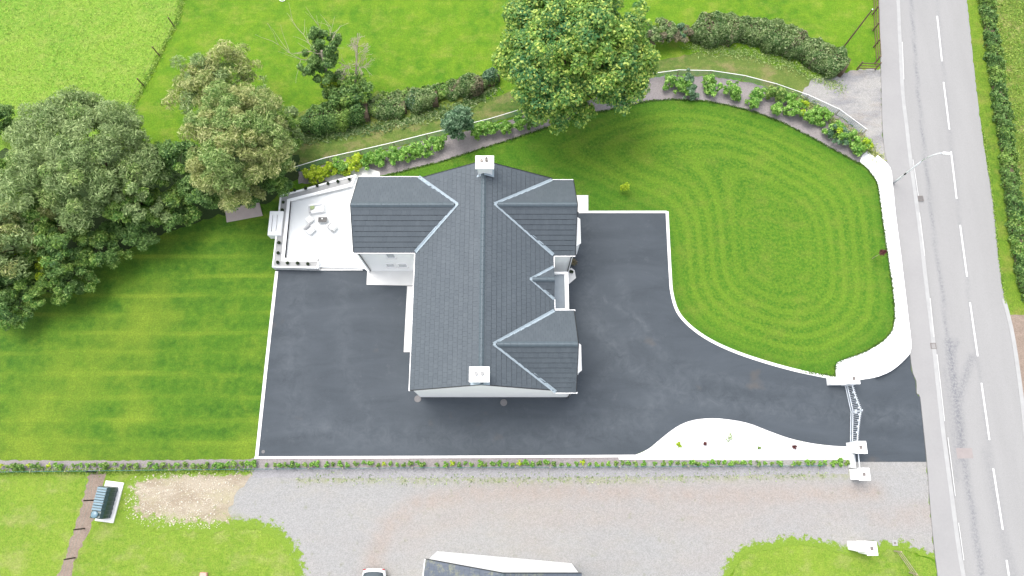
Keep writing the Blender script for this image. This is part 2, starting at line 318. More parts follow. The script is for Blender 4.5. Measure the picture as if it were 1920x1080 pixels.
# ---------------------------------------------------------------- objects
def root_loc(o):
    v = Vector((0, 0, 0))
    while o is not None: v = v + o.location; o = o.parent
    return v
def tag(o, label=None, cat=None, group=None, kind=None):
    if label: o['label'] = label
    if cat: o['category'] = cat
    if group: o['group'] = group
    if kind: o['kind'] = kind
    return o
def empty(name, loc, label, cat, group=None, rz=0.0):
    o = bpy.data.objects.new(name, None); COL.objects.link(o); o.location = loc; o.rotation_euler = (0, 0, rz)
    o.empty_display_size = 0.2
    return tag(o, label, cat, group)
class MB:
    def __init__(s): s.v = []; s.f = []
    def poly(s, pts):
        n = len(s.v); s.v += [tuple(p) for p in pts]; s.f.append(tuple(range(n, n + len(pts)))); return s
    def box(s, x0, x1, y0, y1, z0, z1):
        return s.prism([(x0, y0), (x1, y0), (x1, y1), (x0, y1)], z0, z1)
    def prism(s, pts, z0, z1):
        a = sum(pts[i][0] * pts[(i + 1) % len(pts)][1] - pts[(i + 1) % len(pts)][0] * pts[i][1] for i in range(len(pts)))
        if a < 0: pts = pts[::-1]
        n = len(s.v); k = len(pts)
        s.v += [(p[0], p[1], z0) for p in pts] + [(p[0], p[1], z1) for p in pts]
        s.f.append(tuple(range(n + k - 1, n - 1, -1))); s.f.append(tuple(range(n + k, n + 2 * k)))
        for i in range(k):
            j = (i + 1) % k; s.f.append((n + i, n + j, n + k + j, n + k + i))
        return s
    def extr(s, pts, d):
        """closed solid from a 3D polygon and an offset vector"""
        n = len(s.v); k = len(pts)
        s.v += [tuple(p) for p in pts] + [(p[0] + d[0], p[1] + d[1], p[2] + d[2]) for p in pts]
        s.f.append(tuple(range(n + k - 1, n - 1, -1))); s.f.append(tuple(range(n + k, n + 2 * k)))
        for i in range(k):
            j = (i + 1) % k; s.f.append((n + i, n + j, n + k + j, n + k + i))
        return s
    def obox(s, a, b, wid, hgt):
        """bar from a to b, rectangular section"""
        a = Vector(a); b = Vector(b); d = (b - a).normalized()
        up = Vector((0, 0, 1)) if abs(d.z) < 0.9 else Vector((0, 1, 0))
        sd_ = d.cross(up).normalized() * wid / 2; u = sd_.cross(d).normalized() * hgt / 2
        n = len(s.v)
        for p in (a, b):
            for q in ((-1, -1), (1, -1), (1, 1), (-1, 1)): s.v.append(tuple(p + sd_ * q[0] + u * q[1]))
        s.f += [(n, n + 3, n + 2, n + 1), (n + 4, n + 5, n + 6, n + 7)] + [(n + i, n + (i + 1) % 4, n + 4 + (i + 1) % 4, n + 4 + i) for i in range(4)]
        return s
    def tube(s, pts, rad, seg=7):
        pts = [Vector(p) for p in pts]; n0 = len(s.v); k = len(pts)
        if not isinstance(rad, (list, tuple)): rad = [rad] * k
        for i, p in enumerate(pts):
            d = (pts[min(i + 1, k - 1)] - pts[max(i - 1, 0)]).normalized()
            up = Vector((0, 0, 1)) if abs(d.z) < 0.95 else Vector((1, 0, 0))
            a = d.cross(up).normalized(); b = a.cross(d)
            for j in range(seg):
                t = 2 * PI * j / seg; s.v.append(tuple(p + (a * math.cos(t) + b * math.sin(t)) * rad[i]))
        for i in range(k - 1):
            for j in range(seg):
                s.f.append((n0 + i * seg + j, n0 + i * seg + (j + 1) % seg, n0 + (i + 1) * seg + (j + 1) % seg, n0 + (i + 1) * seg + j))
        s.f.append(tuple(range(n0 + seg - 1, n0 - 1, -1))); s.f.append(tuple(range(n0 + (k - 1) * seg, n0 + k * seg)))
        return s
    def lathe(s, c, prof, seg=16):
        """prof: list of (radius, z)"""
        n0 = len(s.v); k = len(prof)
        for r, z in prof:
            for j in range(seg):
                t = 2 * PI * j / seg; s.v.append((c[0] + r * math.cos(t), c[1] + r * math.sin(t), c[2] + z))
        for i in range(k - 1):
            for j in range(seg):
                s.f.append((n0 + i * seg + j, n0 + i * seg + (j + 1) % seg, n0 + (i + 1) * seg + (j + 1) % seg, n0 + (i + 1) * seg + j))
        s.f.append(tuple(range(n0 + seg - 1, n0 - 1, -1))); s.f.append(tuple(range(n0 + (k - 1) * seg, n0 + k * seg)))
        return s
    def build(s, name, m, parent=None, origin=None, smooth=False, bevel=0.0):
        off = root_loc(parent) if parent is not None else Vector(origin if origin is not None else (0, 0, 0))
        me = bpy.data.meshes.new(name)
        me.from_pydata([(a - off.x, b - off.y, c_ - off.z) for a, b, c_ in s.v], [], s.f); me.update()
        if smooth:
            for p in me.polygons: p.use_smooth = True
        me.materials.append(m)
        o = bpy.data.objects.new(name, me); COL.objects.link(o)
        if parent is not None: o.parent = parent
        else: o.location = off
        if bevel:
            b = o.modifiers.new('bevel', 'BEVEL'); b.width = bevel; b.segments = 2; b.limit_method = 'ANGLE'
        return o

def smooth_line(pts, n=6, closed=False):
    out = []; k = len(pts)
    rng = range(k) if closed else range(k - 1)
    for i in rng:
        g = lambda j: np.array(pts[j % k] if closed else pts[max(0, min(k - 1, j))], float)
        p0, p1, p2, p3 = g(i - 1), g(i), g(i + 1), g(i + 2)
        for j in range(n):
            t = j / n
            out.append(tuple(0.5 * ((2 * p1) + (-p0 + p2) * t + (2 * p0 - 5 * p1 + 4 * p2 - p3) * t * t + (-p0 + 3 * p1 - 3 * p2 + p3) * t ** 3)))
    if not closed: out.append(tuple(pts[-1]))
    return out
def rough_edge(pts, step=0.25, amp=0.06, seed=1, skip=()):
    """closed polygon: subdivide and jitter so that the edge is uneven"""
    rg = np.random.RandomState(seed); out = []; k = len(pts)
    for i in range(k):
        a = np.array(pts[i], float); b = np.array(pts[(i + 1) % k], float); L = np.linalg.norm(b - a)
        n = max(1, int(L / step)); d = (b - a) / (L + 1e-9); nn = np.array((-d[1], d[0]))
        for j in range(n):
            p = a + (b - a) * j / n
            if j > 0 and i not in skip: p = p + nn * rg.uniform(-amp, amp)
            out.append(tuple(p))
    return out
def inside(poly, X, Y):
    r = np.zeros(X.shape, bool); k = len(poly)
    for i in range(k):
        x1, y1 = poly[i]; x2, y2 = poly[(i + 1) % k]
        c_ = ((y1 > Y) != (y2 > Y)) & (X < (x2 - x1) * (Y - y1) / (y2 - y1 + 1e-12) + x1); r ^= c_
    return r
def seg_dist(lines, X, Y):
    d = np.full(X.shape, 1e9)
    for ln in lines:
        for (x1, y1), (x2, y2) in zip(ln[:-1], ln[1:]):
            vx, vy = x2 - x1, y2 - y1; L = vx * vx + vy * vy + 1e-12
            t = np.clip(((X - x1) * vx + (Y - y1) * vy) / L, 0, 1)
            d = np.minimum(d, np.hypot(X - x1 - t * vx, Y - y1 - t * vy))
    return d
def sheet(name, poly, z, m, grid=0, attrs=None, skirt=0.0, kind='structure', parent=None):
    """flat sheet with an optional interior grid; attrs: {name: function(X, Y)}"""
    pv = [Vector(p) for p in poly]; k = len(pv); pts = list(pv)
    if grid:
        A = np.array(poly); xs = np.arange(A[:, 0].min(), A[:, 0].max(), grid); ys = np.arange(A[:, 1].min(), A[:, 1].max(), grid)
        X, Y = np.meshgrid(xs, ys); X = X.ravel(); Y = Y.ravel()
        X = X + np.random.RandomState(3).uniform(-.1, .1, X.shape) * grid
        ok = inside(poly, X, Y); X = X[ok]; Y = Y[ok]
        d = seg_dist([list(poly) + [poly[0]]], X, Y); ok = d > grid * 0.4
        pts += [Vector((a, b)) for a, b in zip(X[ok], Y[ok])]
    r = delaunay_2d_cdt(pts, [(i, (i + 1) % k) for i in range(k)], [], 1, 1e-5)
    V = [(v.x, v.y, z) for v in r[0]]; F = [tuple(f) for f in r[2]]
    me = bpy.data.meshes.new(name)
    if skirt:
        from collections import Counter
        n = len(V); V2 = V + [(a, b, z - skirt) for a, b, _ in V]
        cnt = Counter()
        for f in F:
            for i in range(len(f)): cnt[tuple(sorted((f[i], f[(i + 1) % len(f)])))] += 1
        F2 = list(F)
        for f in F:
            for i in range(len(f)):
                a, b = f[i], f[(i + 1) % len(f)]
                if cnt[tuple(sorted((a, b)))] == 1: F2.append((b, a, a + n, b + n))
        me.from_pydata(V2, [], F2); nn = V2
    else:
        me.from_pydata(V, [], F); nn = V
    me.update()
    if attrs:
        X = np.array([v[0] for v in nn]); Y = np.array([v[1] for v in nn])
        for an, fn in attrs.items():
            at = me.attributes.new(an, 'FLOAT', 'POINT'); at.data.foreach_set('value', fn(X, Y).astype(np.float32))
    me.materials.append(m)
    o = bpy.data.objects.new(name, me); COL.objects.link(o)
    if kind: o['kind'] = kind
    if parent is not None: o.parent = parent
    return o
def strip_poly(pts, w0, w1):
    """closed polygon: an open line widened w0 to the left and w1 to the right"""
    A = [np.array(p, float) for p in pts]; Lf = []; Rt = []
    for i in range(len(A)):
        d = A[min(i + 1, len(A) - 1)] - A[max(i - 1, 0)]; d = d / (np.linalg.norm(d) + 1e-9); n = np.array((-d[1], d[0]))
        Lf.append(tuple(A[i] + n * w0)); Rt.append(tuple(A[i] - n * w1))
    return Lf + Rt[::-1]

# ================================================================ GROUND
Z = {n: i * 0.004 for i, n in enumerate(['ground', 'meadow', 'lane', 'rear', 'south', 'soil', 'floor', 'bed', 'path', 'yard', 'dirt', 'apron', 'lawn', 'tarmac', 'x1', 'x2', 'road'])}
g = MB(); g.poly([(-1500, -1500, 0), (1500, -1500, 0), (1500, 1500, 0), (-1500, 1500, 0)])
tag(g.build('ground', M['field']), kind='structure')
sheet('meadow', rough_edge([(-75, 75)] + pl([(352, -60), (345, 0), (318, 62), (283, 125), (250, 195), (215, 240), (100, 300), (-60, 330)]) + [(-75, 25)], 0.4, 0.15, 2), Z['meadow'], M['meadow'])
LANE = pl([(540, 300), (560, 262), (640, 250), (720, 232), (800, 216), (900, 190), (960, 170), (1060, 150), (1200, 115), (1300, 100), (1400, 105), (1500, 135), (1560, 165), (1500, 182), (1415, 155), (1335, 142), (1250, 140), (1197, 150), (1100, 185), (985, 213), (945, 224), (830, 256), (700, 288), (560, 322), (520, 335)])
sheet('grass_lane', rough_edge(LANE, 0.4, 0.2, 3), Z['lane'], M['lane'])
REAR = pl([(-60, 868), (-60, 470), (60, 400), (200, 350), (420, 330), (532, 350), (536, 510), (524, 508), (502, 660), (480, 862), (300, 864)])
sheet('rear_lawn', rough_edge(REAR, 0.3, 0.06, 4), Z['rear'], M['rear'], grid=0.5, attrs={'dry': lambda X, Y: np.maximum(0.6 * np.exp(-(seg_dist([pl([(150, 700), (60, 790), (20, 840)])], X, Y) / 2.6) ** 2), 0.4 * np.exp(-(seg_dist([pl([(0, 855), (470, 850)])], X, Y) / 1.0) ** 2))})
sheet('south_lawn', rough_edge(pl([(-80, 878), (700, 878), (700, 1300), (-80, 1300)]), 0.3, 0.1, 5), Z['south'], M['south'])
SOILP = pl([(168, 884), (200, 884), (190, 925), (172, 985), (140, 1050), (125, 1110), (95, 1110), (125, 1040), (150, 960)])
sheet('soil_strip', rough_edge(SOILP, 0.2, 0.12, 6), Z['soil'], M['soil'])
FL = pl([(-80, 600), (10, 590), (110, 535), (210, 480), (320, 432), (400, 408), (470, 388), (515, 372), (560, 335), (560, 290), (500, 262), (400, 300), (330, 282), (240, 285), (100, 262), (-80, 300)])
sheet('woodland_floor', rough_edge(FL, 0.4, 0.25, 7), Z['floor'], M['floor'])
FLOOR2 = pl([(560, 262), (545, 215), (620, 190), (700, 175), (830, 160), (920, 140), (930, 160), (860, 200), (760, 225), (660, 245)])
sheet('hedge_bank', rough_edge(FLOOR2, 0.4, 0.25, 8), Z['floor'], M['rough'])
# gravel beds
BED = pl([(560, 322), (640, 300), (700, 290), (780, 268), (832, 256), (900, 240), (945, 229), (978, 216), (1100, 190), (1197, 152), (1250, 141), (1335, 144), (1415, 157), (1498, 185), (1575, 219), (1636, 268), (1622, 292), (1612, 306), (1560, 285), (1520, 262), (1470, 238), (1420, 217), (1360, 200), (1300, 192), (1240, 190), (1160, 205), (1100, 218), (1015, 247), (960, 266), (900, 284), (830, 307), (770, 322), (715, 335), (640, 340), (560, 345)])
sheet('gravel_border', rough_edge(BED, 0.3, 0.07, 9), Z['bed'], M['bed'])
sheet('gravel_strip', rough_edge(pl([(-60, 862), (120, 864), (300, 863), (470, 861), (485, 854), (800, 854), (1190, 852), (1240, 860), (1602, 860), (1602, 877), (1190, 879), (480, 882), (-60, 884)]), 0.3, 0.05, 10), Z['path'], M['bed'])
YARD = pl([(440, 879), (800, 877), (1602, 860), (1730, 855), (1737, 868), (1744, 960), (1752, 1050), (1700, 1032), (1650, 1035), (1600, 1047), (1540, 1030), (1480, 1024), (1440, 1032), (1400, 1040), (1378, 1062), (1366, 1090), (1360, 1300), (560, 1300), (557, 1100), (548, 1048), (525, 1015), (490, 995), (430, 985), (405, 950), (410, 900)])
def falloff(lines):
    def fn(X, Y):
        v = np.zeros(X.shape)
        for ln, wd, am in lines: v = np.maximum(v, am * np.exp(-(seg_dist([ln], X, Y) / wd) ** 2))
        return v
    return fn
TRACK = [(pl([(690, 1110), (700, 1050), (725, 990), (780, 945), (880, 925), (1100, 922), (1400, 930), (1640, 925)]), 0.8, 0.9), (pl([(760, 1000), (900, 960), (1200, 968), (1600, 960)]), 1.1, 0.35), (pl([(1640, 970), (1735, 960)]), 0.9, 0.6)]
GRASSY = [(pl([(440, 990), (500, 996), (528, 1015), (548, 1045), (557, 1100)]), 0.9, 1.0), (pl([(1366, 1090), (1378, 1060), (1402, 1038), (1442, 1030), (1480, 1022), (1540, 1028), (1600, 1045), (1650, 1033), (1690, 1030), (1750, 1055)]), 0.8, 1.0)]
GRASSP = [(pl([(222, 900), (236, 940), (228, 978), (260, 992), (330, 998), (400, 1003), (455, 994)]), 1.2, 1.0), (pl([(225, 903), (300, 887), (380, 882), (470, 882)]), 0.5, 0.9)]
NONE = [(pl([(-900, 0), (-901, 0)]), 0.1, 0.0)]
WEED = [(pl([(560, 898), (800, 899), (1000, 899), (1190, 897), (1330, 893), (1600, 890)]), 0.3, 1.0), (pl([(440, 905), (420, 960), (500, 1000), (548, 1045), (556, 1090)]), 0.35, 0.8), (pl([(1366, 1080), (1400, 1040), (1480, 1024), (1600, 1046)]), 0.4, 1.0)]
sheet('gravel_yard', rough_edge(YARD, 0.3, 0.1, 11), Z['yard'], M['yard'], grid=0.3, attrs={'track': falloff(TRACK), 'weeds': falloff(WEED), 'grass': falloff(GRASSY)})
sheet('gravel_walk', rough_edge(pl([(474, 879), (1190, 877), (1590, 872), (1590, 888), (1190, 894), (800, 896), (474, 896)]), 0.3, 0.06, 12), Z['apron'], M['path'])
sheet('stony_patch', rough_edge(pl([(225, 905), (300, 888), (380, 884), (470, 884), (478, 893), (462, 905), (440, 930), (428, 960), (455, 990), (400, 1002), (330, 995), (260, 990), (230, 975), (238, 940)]), 0.25, 0.2, 13), Z['dirt'], M['dirt'], grid=0.25, attrs={'track': falloff(NONE), 'weeds': falloff([(pl([(300, 985), (420, 995)]), 1.0, 0.5)]), 'grass': falloff(GRASSP)})
sheet('lane_apron', rough_edge(pl([(1500, 182), (1520, 150), (1560, 142), (1600, 132), (1651, 130), (1655, 260), (1664, 312), (1640, 290), (1636, 268), (1575, 219)]), 0.3, 0.12, 14), Z['apron'], M['apron'])
# front lawn with mowing loops
LAWN_FRONT = [(1215, 190), (1260, 187), (1320, 190), (1360, 197), (1420, 212), (1470, 232), (1520, 258), (1560, 280), (1600, 302), (1622, 313), (1643, 340), (1650, 380), (1658, 440), (1667, 500), (1674, 550), (1677, 590), (1673, 618), (1655, 640), (1622, 660), (1580, 675), (1567, 684), (1564, 706), (1500, 697), (1440, 681), (1380, 661), (1330, 638), (1293, 612), (1270, 585), (1259, 550), (1255, 500), (1250, 397)]
LAWN = pl(LAWN_FRONT + [(1103, 397), (1103, 366), (1000, 366), (715, 345), (710, 330), (770, 318), (830, 303), (900, 280), (960, 262), (1015, 243), (1100, 215), (1160, 203)])
MOW = smooth_line(pl(LAWN_FRONT + [(1230, 397), (1060, 330), (960, 290), (960, 262), (1015, 243), (1100, 215), (1160, 203)]), 3, True)
def mow_field():
    A = np.array(MOW); st_ = 0.3; xs = np.arange(A[:, 0].min() - 6, A[:, 0].max() + 6, st_); ys = np.arange(A[:, 1].min() - 6, A[:, 1].max() + 6, st_)
    X, Y = np.meshgrid(xs, ys); D = seg_dist([list(MOW) + [MOW[0]]], X.ravel(), Y.ravel()).reshape(X.shape); D = np.where(inside(MOW, X, Y), D, -D)
    E_ = D.copy()
    for _ in range(60):
        E_ = (E_ + np.roll(E_, 1, 0) + np.roll(E_, -1, 0) + np.roll(E_, 1, 1) + np.roll(E_, -1, 1)) / 5
    def fn(x, y):
        u = np.clip((x - xs[0]) / st_, 0, len(xs) - 2); v = np.clip((y - ys[0]) / st_, 0, len(ys) - 2); i = u.astype(int); j = v.astype(int); a = u - i; b = v - j
        return E_[j, i] * (1 - a) * (1 - b) + E_[j, i + 1] * a * (1 - b) + E_[j + 1, i] * (1 - a) * b + E_[j + 1, i + 1] * a * b + 1.0
    return fn
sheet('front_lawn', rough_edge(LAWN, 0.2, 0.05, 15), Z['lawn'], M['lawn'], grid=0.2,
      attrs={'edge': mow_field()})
# driveway
KERB_E = [(1250, 397), (1253, 460), (1256, 515), (1259, 550), (1270, 585), (1293, 612), (1330, 638), (1380, 661), (1440, 681), (1500, 697), (1560, 709), (1588, 714)]
KERB_S = [(1600, 838), (1560, 836), (1520, 831), (1480, 822), (1440, 808), (1400, 793), (1350, 785), (1310, 786), (1283, 793), (1260, 806), (1235, 826), (1215, 842), (1190, 853), (1160, 857)]
TAR = pl([(518, 505), (500, 680), (480, 857)] + [(1160, 857)] + KERB_S[::-1][1:] + [(1603, 866), (1736, 866), (1730, 800), (1724, 745), (1717, 738), (1716, 715), (1708, 695), (1704, 655), (1690, 676), (1665, 697), (1640, 708), (1612, 713)] + KERB_E[::-1] + [(1085, 397), (1000, 400), (990, 480), (700, 500)])
SCUFF = [(pl([(1095, 420), (1100, 520), (1115, 600), (1170, 680), (1280, 740), (1420, 765), (1590, 775), (1720, 780)]), 1.0, 0.7), (pl([(1160, 520), (1190, 620), (1270, 690), (1400, 720), (1590, 745)]), 0.5, 0.6),
         (pl([(1130, 560), (1200, 600), (1230, 640)]), 0.25, 1.0), (pl([(1290, 700), (1200, 790), (1000, 825), (700, 820), (560, 800), (545, 650), (560, 540)]), 1.3, 0.6), (pl([(640, 530), (650, 700), (700, 790)]), 0.8, 0.5), (pl([(1180, 640), (1090, 760), (1010, 830)]), 0.5, 0.6)]
def scuff(X, Y):
    v = np.zeros(X.shape)
    for ln, wd, am in SCUFF: v = np.maximum(v, am * np.exp(-(seg_dist([ln], X, Y) / wd) ** 2))
    return v
sheet('driveway', TAR, Z['tarmac'], M['tarmac'], grid=0.35, attrs={'scuff': scuff})
def ribbon(name, pts, w0, w1, z0, z1, m, kind='structure', smooth=4, parent=None, label=None, cat=None):
    line = smooth_line(pts, smooth) if smooth else pts
    o = sheet(name, strip_poly(line, w0, w1), z1, m, skirt=z1 - z0, kind=kind, parent=parent)
    if label: tag(o, label, cat)
    return o
e_ = ribbon('driveway_edging', pl([(1085, 398), (1250, 398)]), 0.1, 0.1, 0, 0.085, M['edging'], smooth=0)
ribbon('driveway_edging', pl(KERB_E), 0.14, 0.1, 0, 0.083, M['edging'])
ribbon('driveway_edging', pl([(519, 509), (500, 680), (481, 860)]), 0.14, 0.1, 0, 0.083, M['edging'], smooth=0)
ribbon('driveway_edging', pl([(478, 858), (800, 857), (1190, 855)]), 0.09, 0.09, 0, 0.087, M['edging'], smooth=0)
# white pebble bed by the gate
sheet('white_pebble_bed', pl(smooth_line(KERB_S, 3) + [(1160, 862), (1400, 863), (1598, 862)]), 0.075, M['pebble'], skirt=0.07)
# white pebble margin inside the roadside wall
INNER = [(1617, 291), (1612, 303), (1622, 313), (1643, 340), (1650, 380), (1658, 440), (1667, 500), (1674, 550), (1677, 590), (1673, 618), (1655, 640), (1622, 660), (1580, 675), (1567, 684), (1567, 708)]
OUTER = [(1600, 714), (1640, 708), (1665, 697), (1690, 676), (1702, 655), (1697, 600), (1690, 540), (1683, 480), (1674, 410), (1668, 350), (1663, 318), (1640, 296), (1625, 284)]
sheet('white_pebble_margin', pl(smooth_line(INNER, 3) + smooth_line(OUTER, 3)), 0.085, M['pebble'], skirt=0.08)
# ================================================================ ROAD
PAVE_L = [(1646, -60), (1649, 60), (1651, 135), (1655, 260), (1665, 322), (1672, 400), (1685, 500), (1696, 600), (1704, 655), (1710, 697), (1717, 715), (1718, 738), (1724, 745), (1730, 800), (1737, 868), (1744, 960), (1752, 1040), (1757, 1080), (1775, 1250)]
KERB_L = [(1681, -60), (1684, 0), (1688, 90), (1693, 178), (1700, 237), (1707, 299), (1717, 370), (1727, 447), (1739, 553), (1746, 607), (1751, 651), (1759, 728), (1769, 815), (1781, 904), (1794, 1002), (1805, 1072), (1836, 1250)]
ROAD_R = [(1802, -60), (1813, 0), (1824, 104), (1834, 193), (1846, 280), (1862, 377), (1873, 487), (1885, 570), (1897, 623), (1910, 704), (1921, 790), (1940, 900), (1965, 1080), (1990, 1250)]
kl = smooth_line(pl(KERB_L), 3)
sheet('pavement', pl(smooth_line(PAVE_L, 3)) + kl[::-1], 0.10, M['pave'], skirt=0.10)
STAIN = [(pl([(1706, -20), (1713, 60), (1722, 180), (1735, 300), (1743, 370), (1752, 450), (1765, 530), (1772, 600), (1780, 640)]), 0.13, 0.8),
         (pl([(1779, 640), (1785, 690), (1793, 745), (1799, 800), (1804, 860)]), 0.34, 1.0),
         (pl([(1784, 680), (1789, 660), (1795, 640)]), 0.16, 0.8), (pl([(1797, 760), (1807, 715), (1822, 670)]), 0.28, 0.7),
         (pl([(1808, 865), (1815, 915), (1824, 958), (1828, 1000), (1838, 1060), (1844, 1100)]), 0.24, 0.8),
         (pl([(1771, 690), (1785, 790), (1795, 900)]), 0.2, 0.35), (pl([(1850, 850), (1880, 1000), (1900, 1080)]), 0.4, 0.3),
         (pl([(1757, 0), (1768, 120), (1782, 260), (1798, 400), (1817, 560), (1836, 700), (1858, 860), (1885, 1040)]), 0.13, 0.4),
         (pl([(1700, 700), (1730, 800), (1790, 830)]), 0.2, 0.0)]
def stain(X, Y):
    v = np.zeros(X.shape)
    for ln, wd, am in STAIN: v = np.maximum(v, am * np.exp(-(seg_dist([ln], X, Y) / wd) ** 2))
    return v
road = sheet('road', kl + pl(smooth_line(ROAD_R, 3))[::-1], 0.012, M['road'], grid=0.25, attrs={'stain': stain})
ch = ribbon('kerb', pl(KERB_L), 0.10, 0.22, 0.0, 0.108, M['kerb'], smooth=3)
DASH = [((1750, -30), (1752, 0)), ((1757, 30), (1766, 115)), ((1769, 154), (1780, 243)), ((1783, 284), (1793.5, 373)), ((1800, 422), (1813, 519)), ((1818.5, 567), (1833, 668)), ((1840, 718), (1855, 825)), ((1862, 878), (1880, 993)), ((1887, 1050), (1899, 1130))]
for a, b in DASH:
    sheet('lane_marking', strip_poly([P2(*a), P2(*b)], 0.065, 0.065), 0.018, M['line'], parent=road, kind=None)
# edge line fragments along the kerb
for a, b in [((1691, 80), (1694, 150)), ((1711, 300), (1721, 368)), ((1723, 400), (1733, 480)), ((1743, 560), (1750, 632)), ((1756, 665), (1770, 790)), ((1776, 820), (1790, 930)), ((1796, 980), (1806, 1050))]:
    sheet('edge_marking', strip_poly([P2(a[0] - 0.5, a[1]), P2(b[0] - 0.5, b[1])], 0.022, 0.022), 0.112, M['line'], parent=ch, kind=None)
sheet('road_patch', pl([(1792, 840), (1822, 840), (1825, 859), (1795, 860)]), 0.016, M['patch'])
VER = pl(smooth_line(ROAD_R[:11], 3)) + pl([(1960, 790), (1990, 600), (1925, 540), (1910, 460), (1896, 370), (1885, 260), (1865, 130), (1850, 20), (1846, -60)])
sheet('road_verge', rough_edge(VER, 0.3, 0.08, 16), 0.024, M['verge'])
sheet('rough_bank', rough_edge(pl([(1852, -60), (1856, 20), (1871, 130), (1891, 260), (1902, 370), (1916, 460), (1931, 540), (2100, 600), (2100, -60)]), 0.4, 0.1, 17), 0.020, M['rough'])
sheet('field_entrance', rough_edge(pl([(1888, 592), (1905, 590), (1990, 600), (1990, 800), (1924, 800), (1912, 704), (1899, 623)]), 0.3, 0.08, 18), 0.030, M['soil'])
sheet('concrete_edge_strip', strip_poly(pl(smooth_line([(1883, 560), (1896, 610), (1905, 660), (1916, 740), (1926, 830)], 3)), 0.1, 0.22), 0.036, M['kerb'], skirt=0.03)
sheet('corner_lawn', rough_edge(pl([(1364, 1100), (1378, 1060), (1402, 1038), (1442, 1030), (1480, 1022), (1540, 1028), (1600, 1045), (1650, 1033), (1690, 1030), (1752, 1056), (1760, 1130), (1760, 1250), (1364, 1250)]), 0.25, 0.12, 19), Z['x1'], M['south'])

# ================================================================ THE HOUSE
XW, XE, YS, YN = -7.24, 3.08, 6.12, 22.52
XR = (XW + XE) / 2; ZE, ZR = 5.0, 8.0
GN = dict(y0=16.25, y1=22.36, zr=7.5, x1=4.76); GS = dict(y0=6.0, y1=11.92, zr=7.5, x1=4.55)
RW = dict(y0=16.48, y1=22.62, zr=6.85, x0=-11.92)
yp0, yp1 = P(1036, 561, 5)[1], P(1035.6, 501, 5)[1]
PG = dict(y0=yp0, y1=yp1, zr=6.0, x1=XE + 0.05)
house = empty('house', (XR, 14.3, 0), 'large white rendered house with dark grey cross gabled roof inside the tarmac drive', 'house')
mslope = (ZR - ZE) / (XR - XW)
main_z = lambda x: ZE + mslope * (x - XW) if x < XR else ZE + mslope * (XE - x)
# walls (split where the wings meet so that nothing overlaps)
wl = MB(); t = 0.09
a, b, y0, y1 = XW + t, XE - t, YS + t, YN - t
def gable_block(mb, x0, x1, y0, y1, ze, xr, zr, axis='y'):
    if axis == 'y': prof = [(x0, 0), (x1, 0), (x1, ze), (xr, zr), (x0, ze)]; mb.extr([(p, y0, q) for p, q in prof], (0, y1 - y0, 0))
    else: prof = [(y0, 0), (y1, 0), (y1, ze), (xr, zr), (y0, ze)]; mb.extr([(x0, p, q) for p, q in prof], (x1 - x0, 0, 0))
gable_block(wl, a, b, y0, y1, ZE - 0.12, XR, ZR - 0.13)
wl.build('wall', M['white'], house)
w2 = MB(); gable_block(w2, b + 0.003, GN['x1'] - 0.12, GN['y0'] + 0.08, GN['y1'] - 0.1, ZE - 0.1, (GN['y0'] + GN['y1']) / 2, GN['zr'] - 0.16, 'x'); w2.build('wall', M['white'], house)
w2 = MB(); gable_block(w2, b + 0.003, GS['x1'] - 0.1, YS + t + 0.002, GS['y1'] - 0.08, ZE - 0.1, (GS['y0'] + GS['y1']) / 2, GS['zr'] - 0.16, 'x'); w2.build('wall', M['white'], house)
w2 = MB(); gable_block(w2, RW['x0'] + 0.1, a - 0.003, RW['y0'] + 0.05, RW['y1'] - 0.15, ZE - 0.1, (RW['y0'] + RW['y1']) / 2, RW['zr'] - 0.16, 'x'); w2.build('wall', M['white'], house)
w2 = MB(); w2.extr([(XE - 0.05, PG['y0'] + 0.12, ZE - 0.3), (XE - 0.05, PG['y1'] - 0.12, ZE - 0.3), (XE - 0.05, (PG['y0'] + PG['y1']) / 2, PG['zr'] - 0.12)], (0.06, 0, 0)); w2.build('porch_gable_wall', M['white'], house)
# ---- roof planes
planes = []     # origin, W (along eave), U (up slope), polygon in (w, u)
def plane(o, W, top, poly_fn):
    o = Vector(o); W = Vector(W).normalized(); U = Vector(top) - o; U -= W * U.dot(W); L = U.length; U.normalize()
    planes.append((o, W, U, poly_fn(L), L))
    return planes[-1]
Lm = YN - YS
plane((XW, YS, ZE), (0, 1, 0), (XR, YS, ZR), lambda L: [(0, 0), (Lm, 0), (Lm, L), (0, L)])
plane((XE, YS, ZE), (0, 1, 0), (XR, YS, ZR), lambda L: [(0, 0), (Lm, 0), (Lm, L), (0, L)])
def cross(G, xe_end, side):
    ym = (G['y0'] + G['y1']) / 2
    if side == 'E':
        xa = XE - (G['zr'] - ZE) / mslope
        for yy in (G['y0'], G['y1']):
            plane((xa, yy, ZE), (1, 0, 0), (xa, ym, G['zr']), lambda L: [(XE - xa, 0), (G['x1'] - xa, 0), (G['x1'] - xa, L), (0, L)])
        return xa, ym
    xa = XW + (G['zr'] - ZE) / mslope
    for yy in (G['y0'], G['y1']):
        plane((G['x0'], yy, ZE), (1, 0, 0), (G['x0'], ym, G['zr']), lambda L: [(0, 0), (XW - G['x0'], 0), (xa - G['x0'], L), (0, L)])
    return xa, ym
gn = cross(GN, 0, 'E'); gs_ = cross(GS, 0, 'E'); pg = cross(PG, 0, 'E'); rw = cross(RW, 0, 'W')
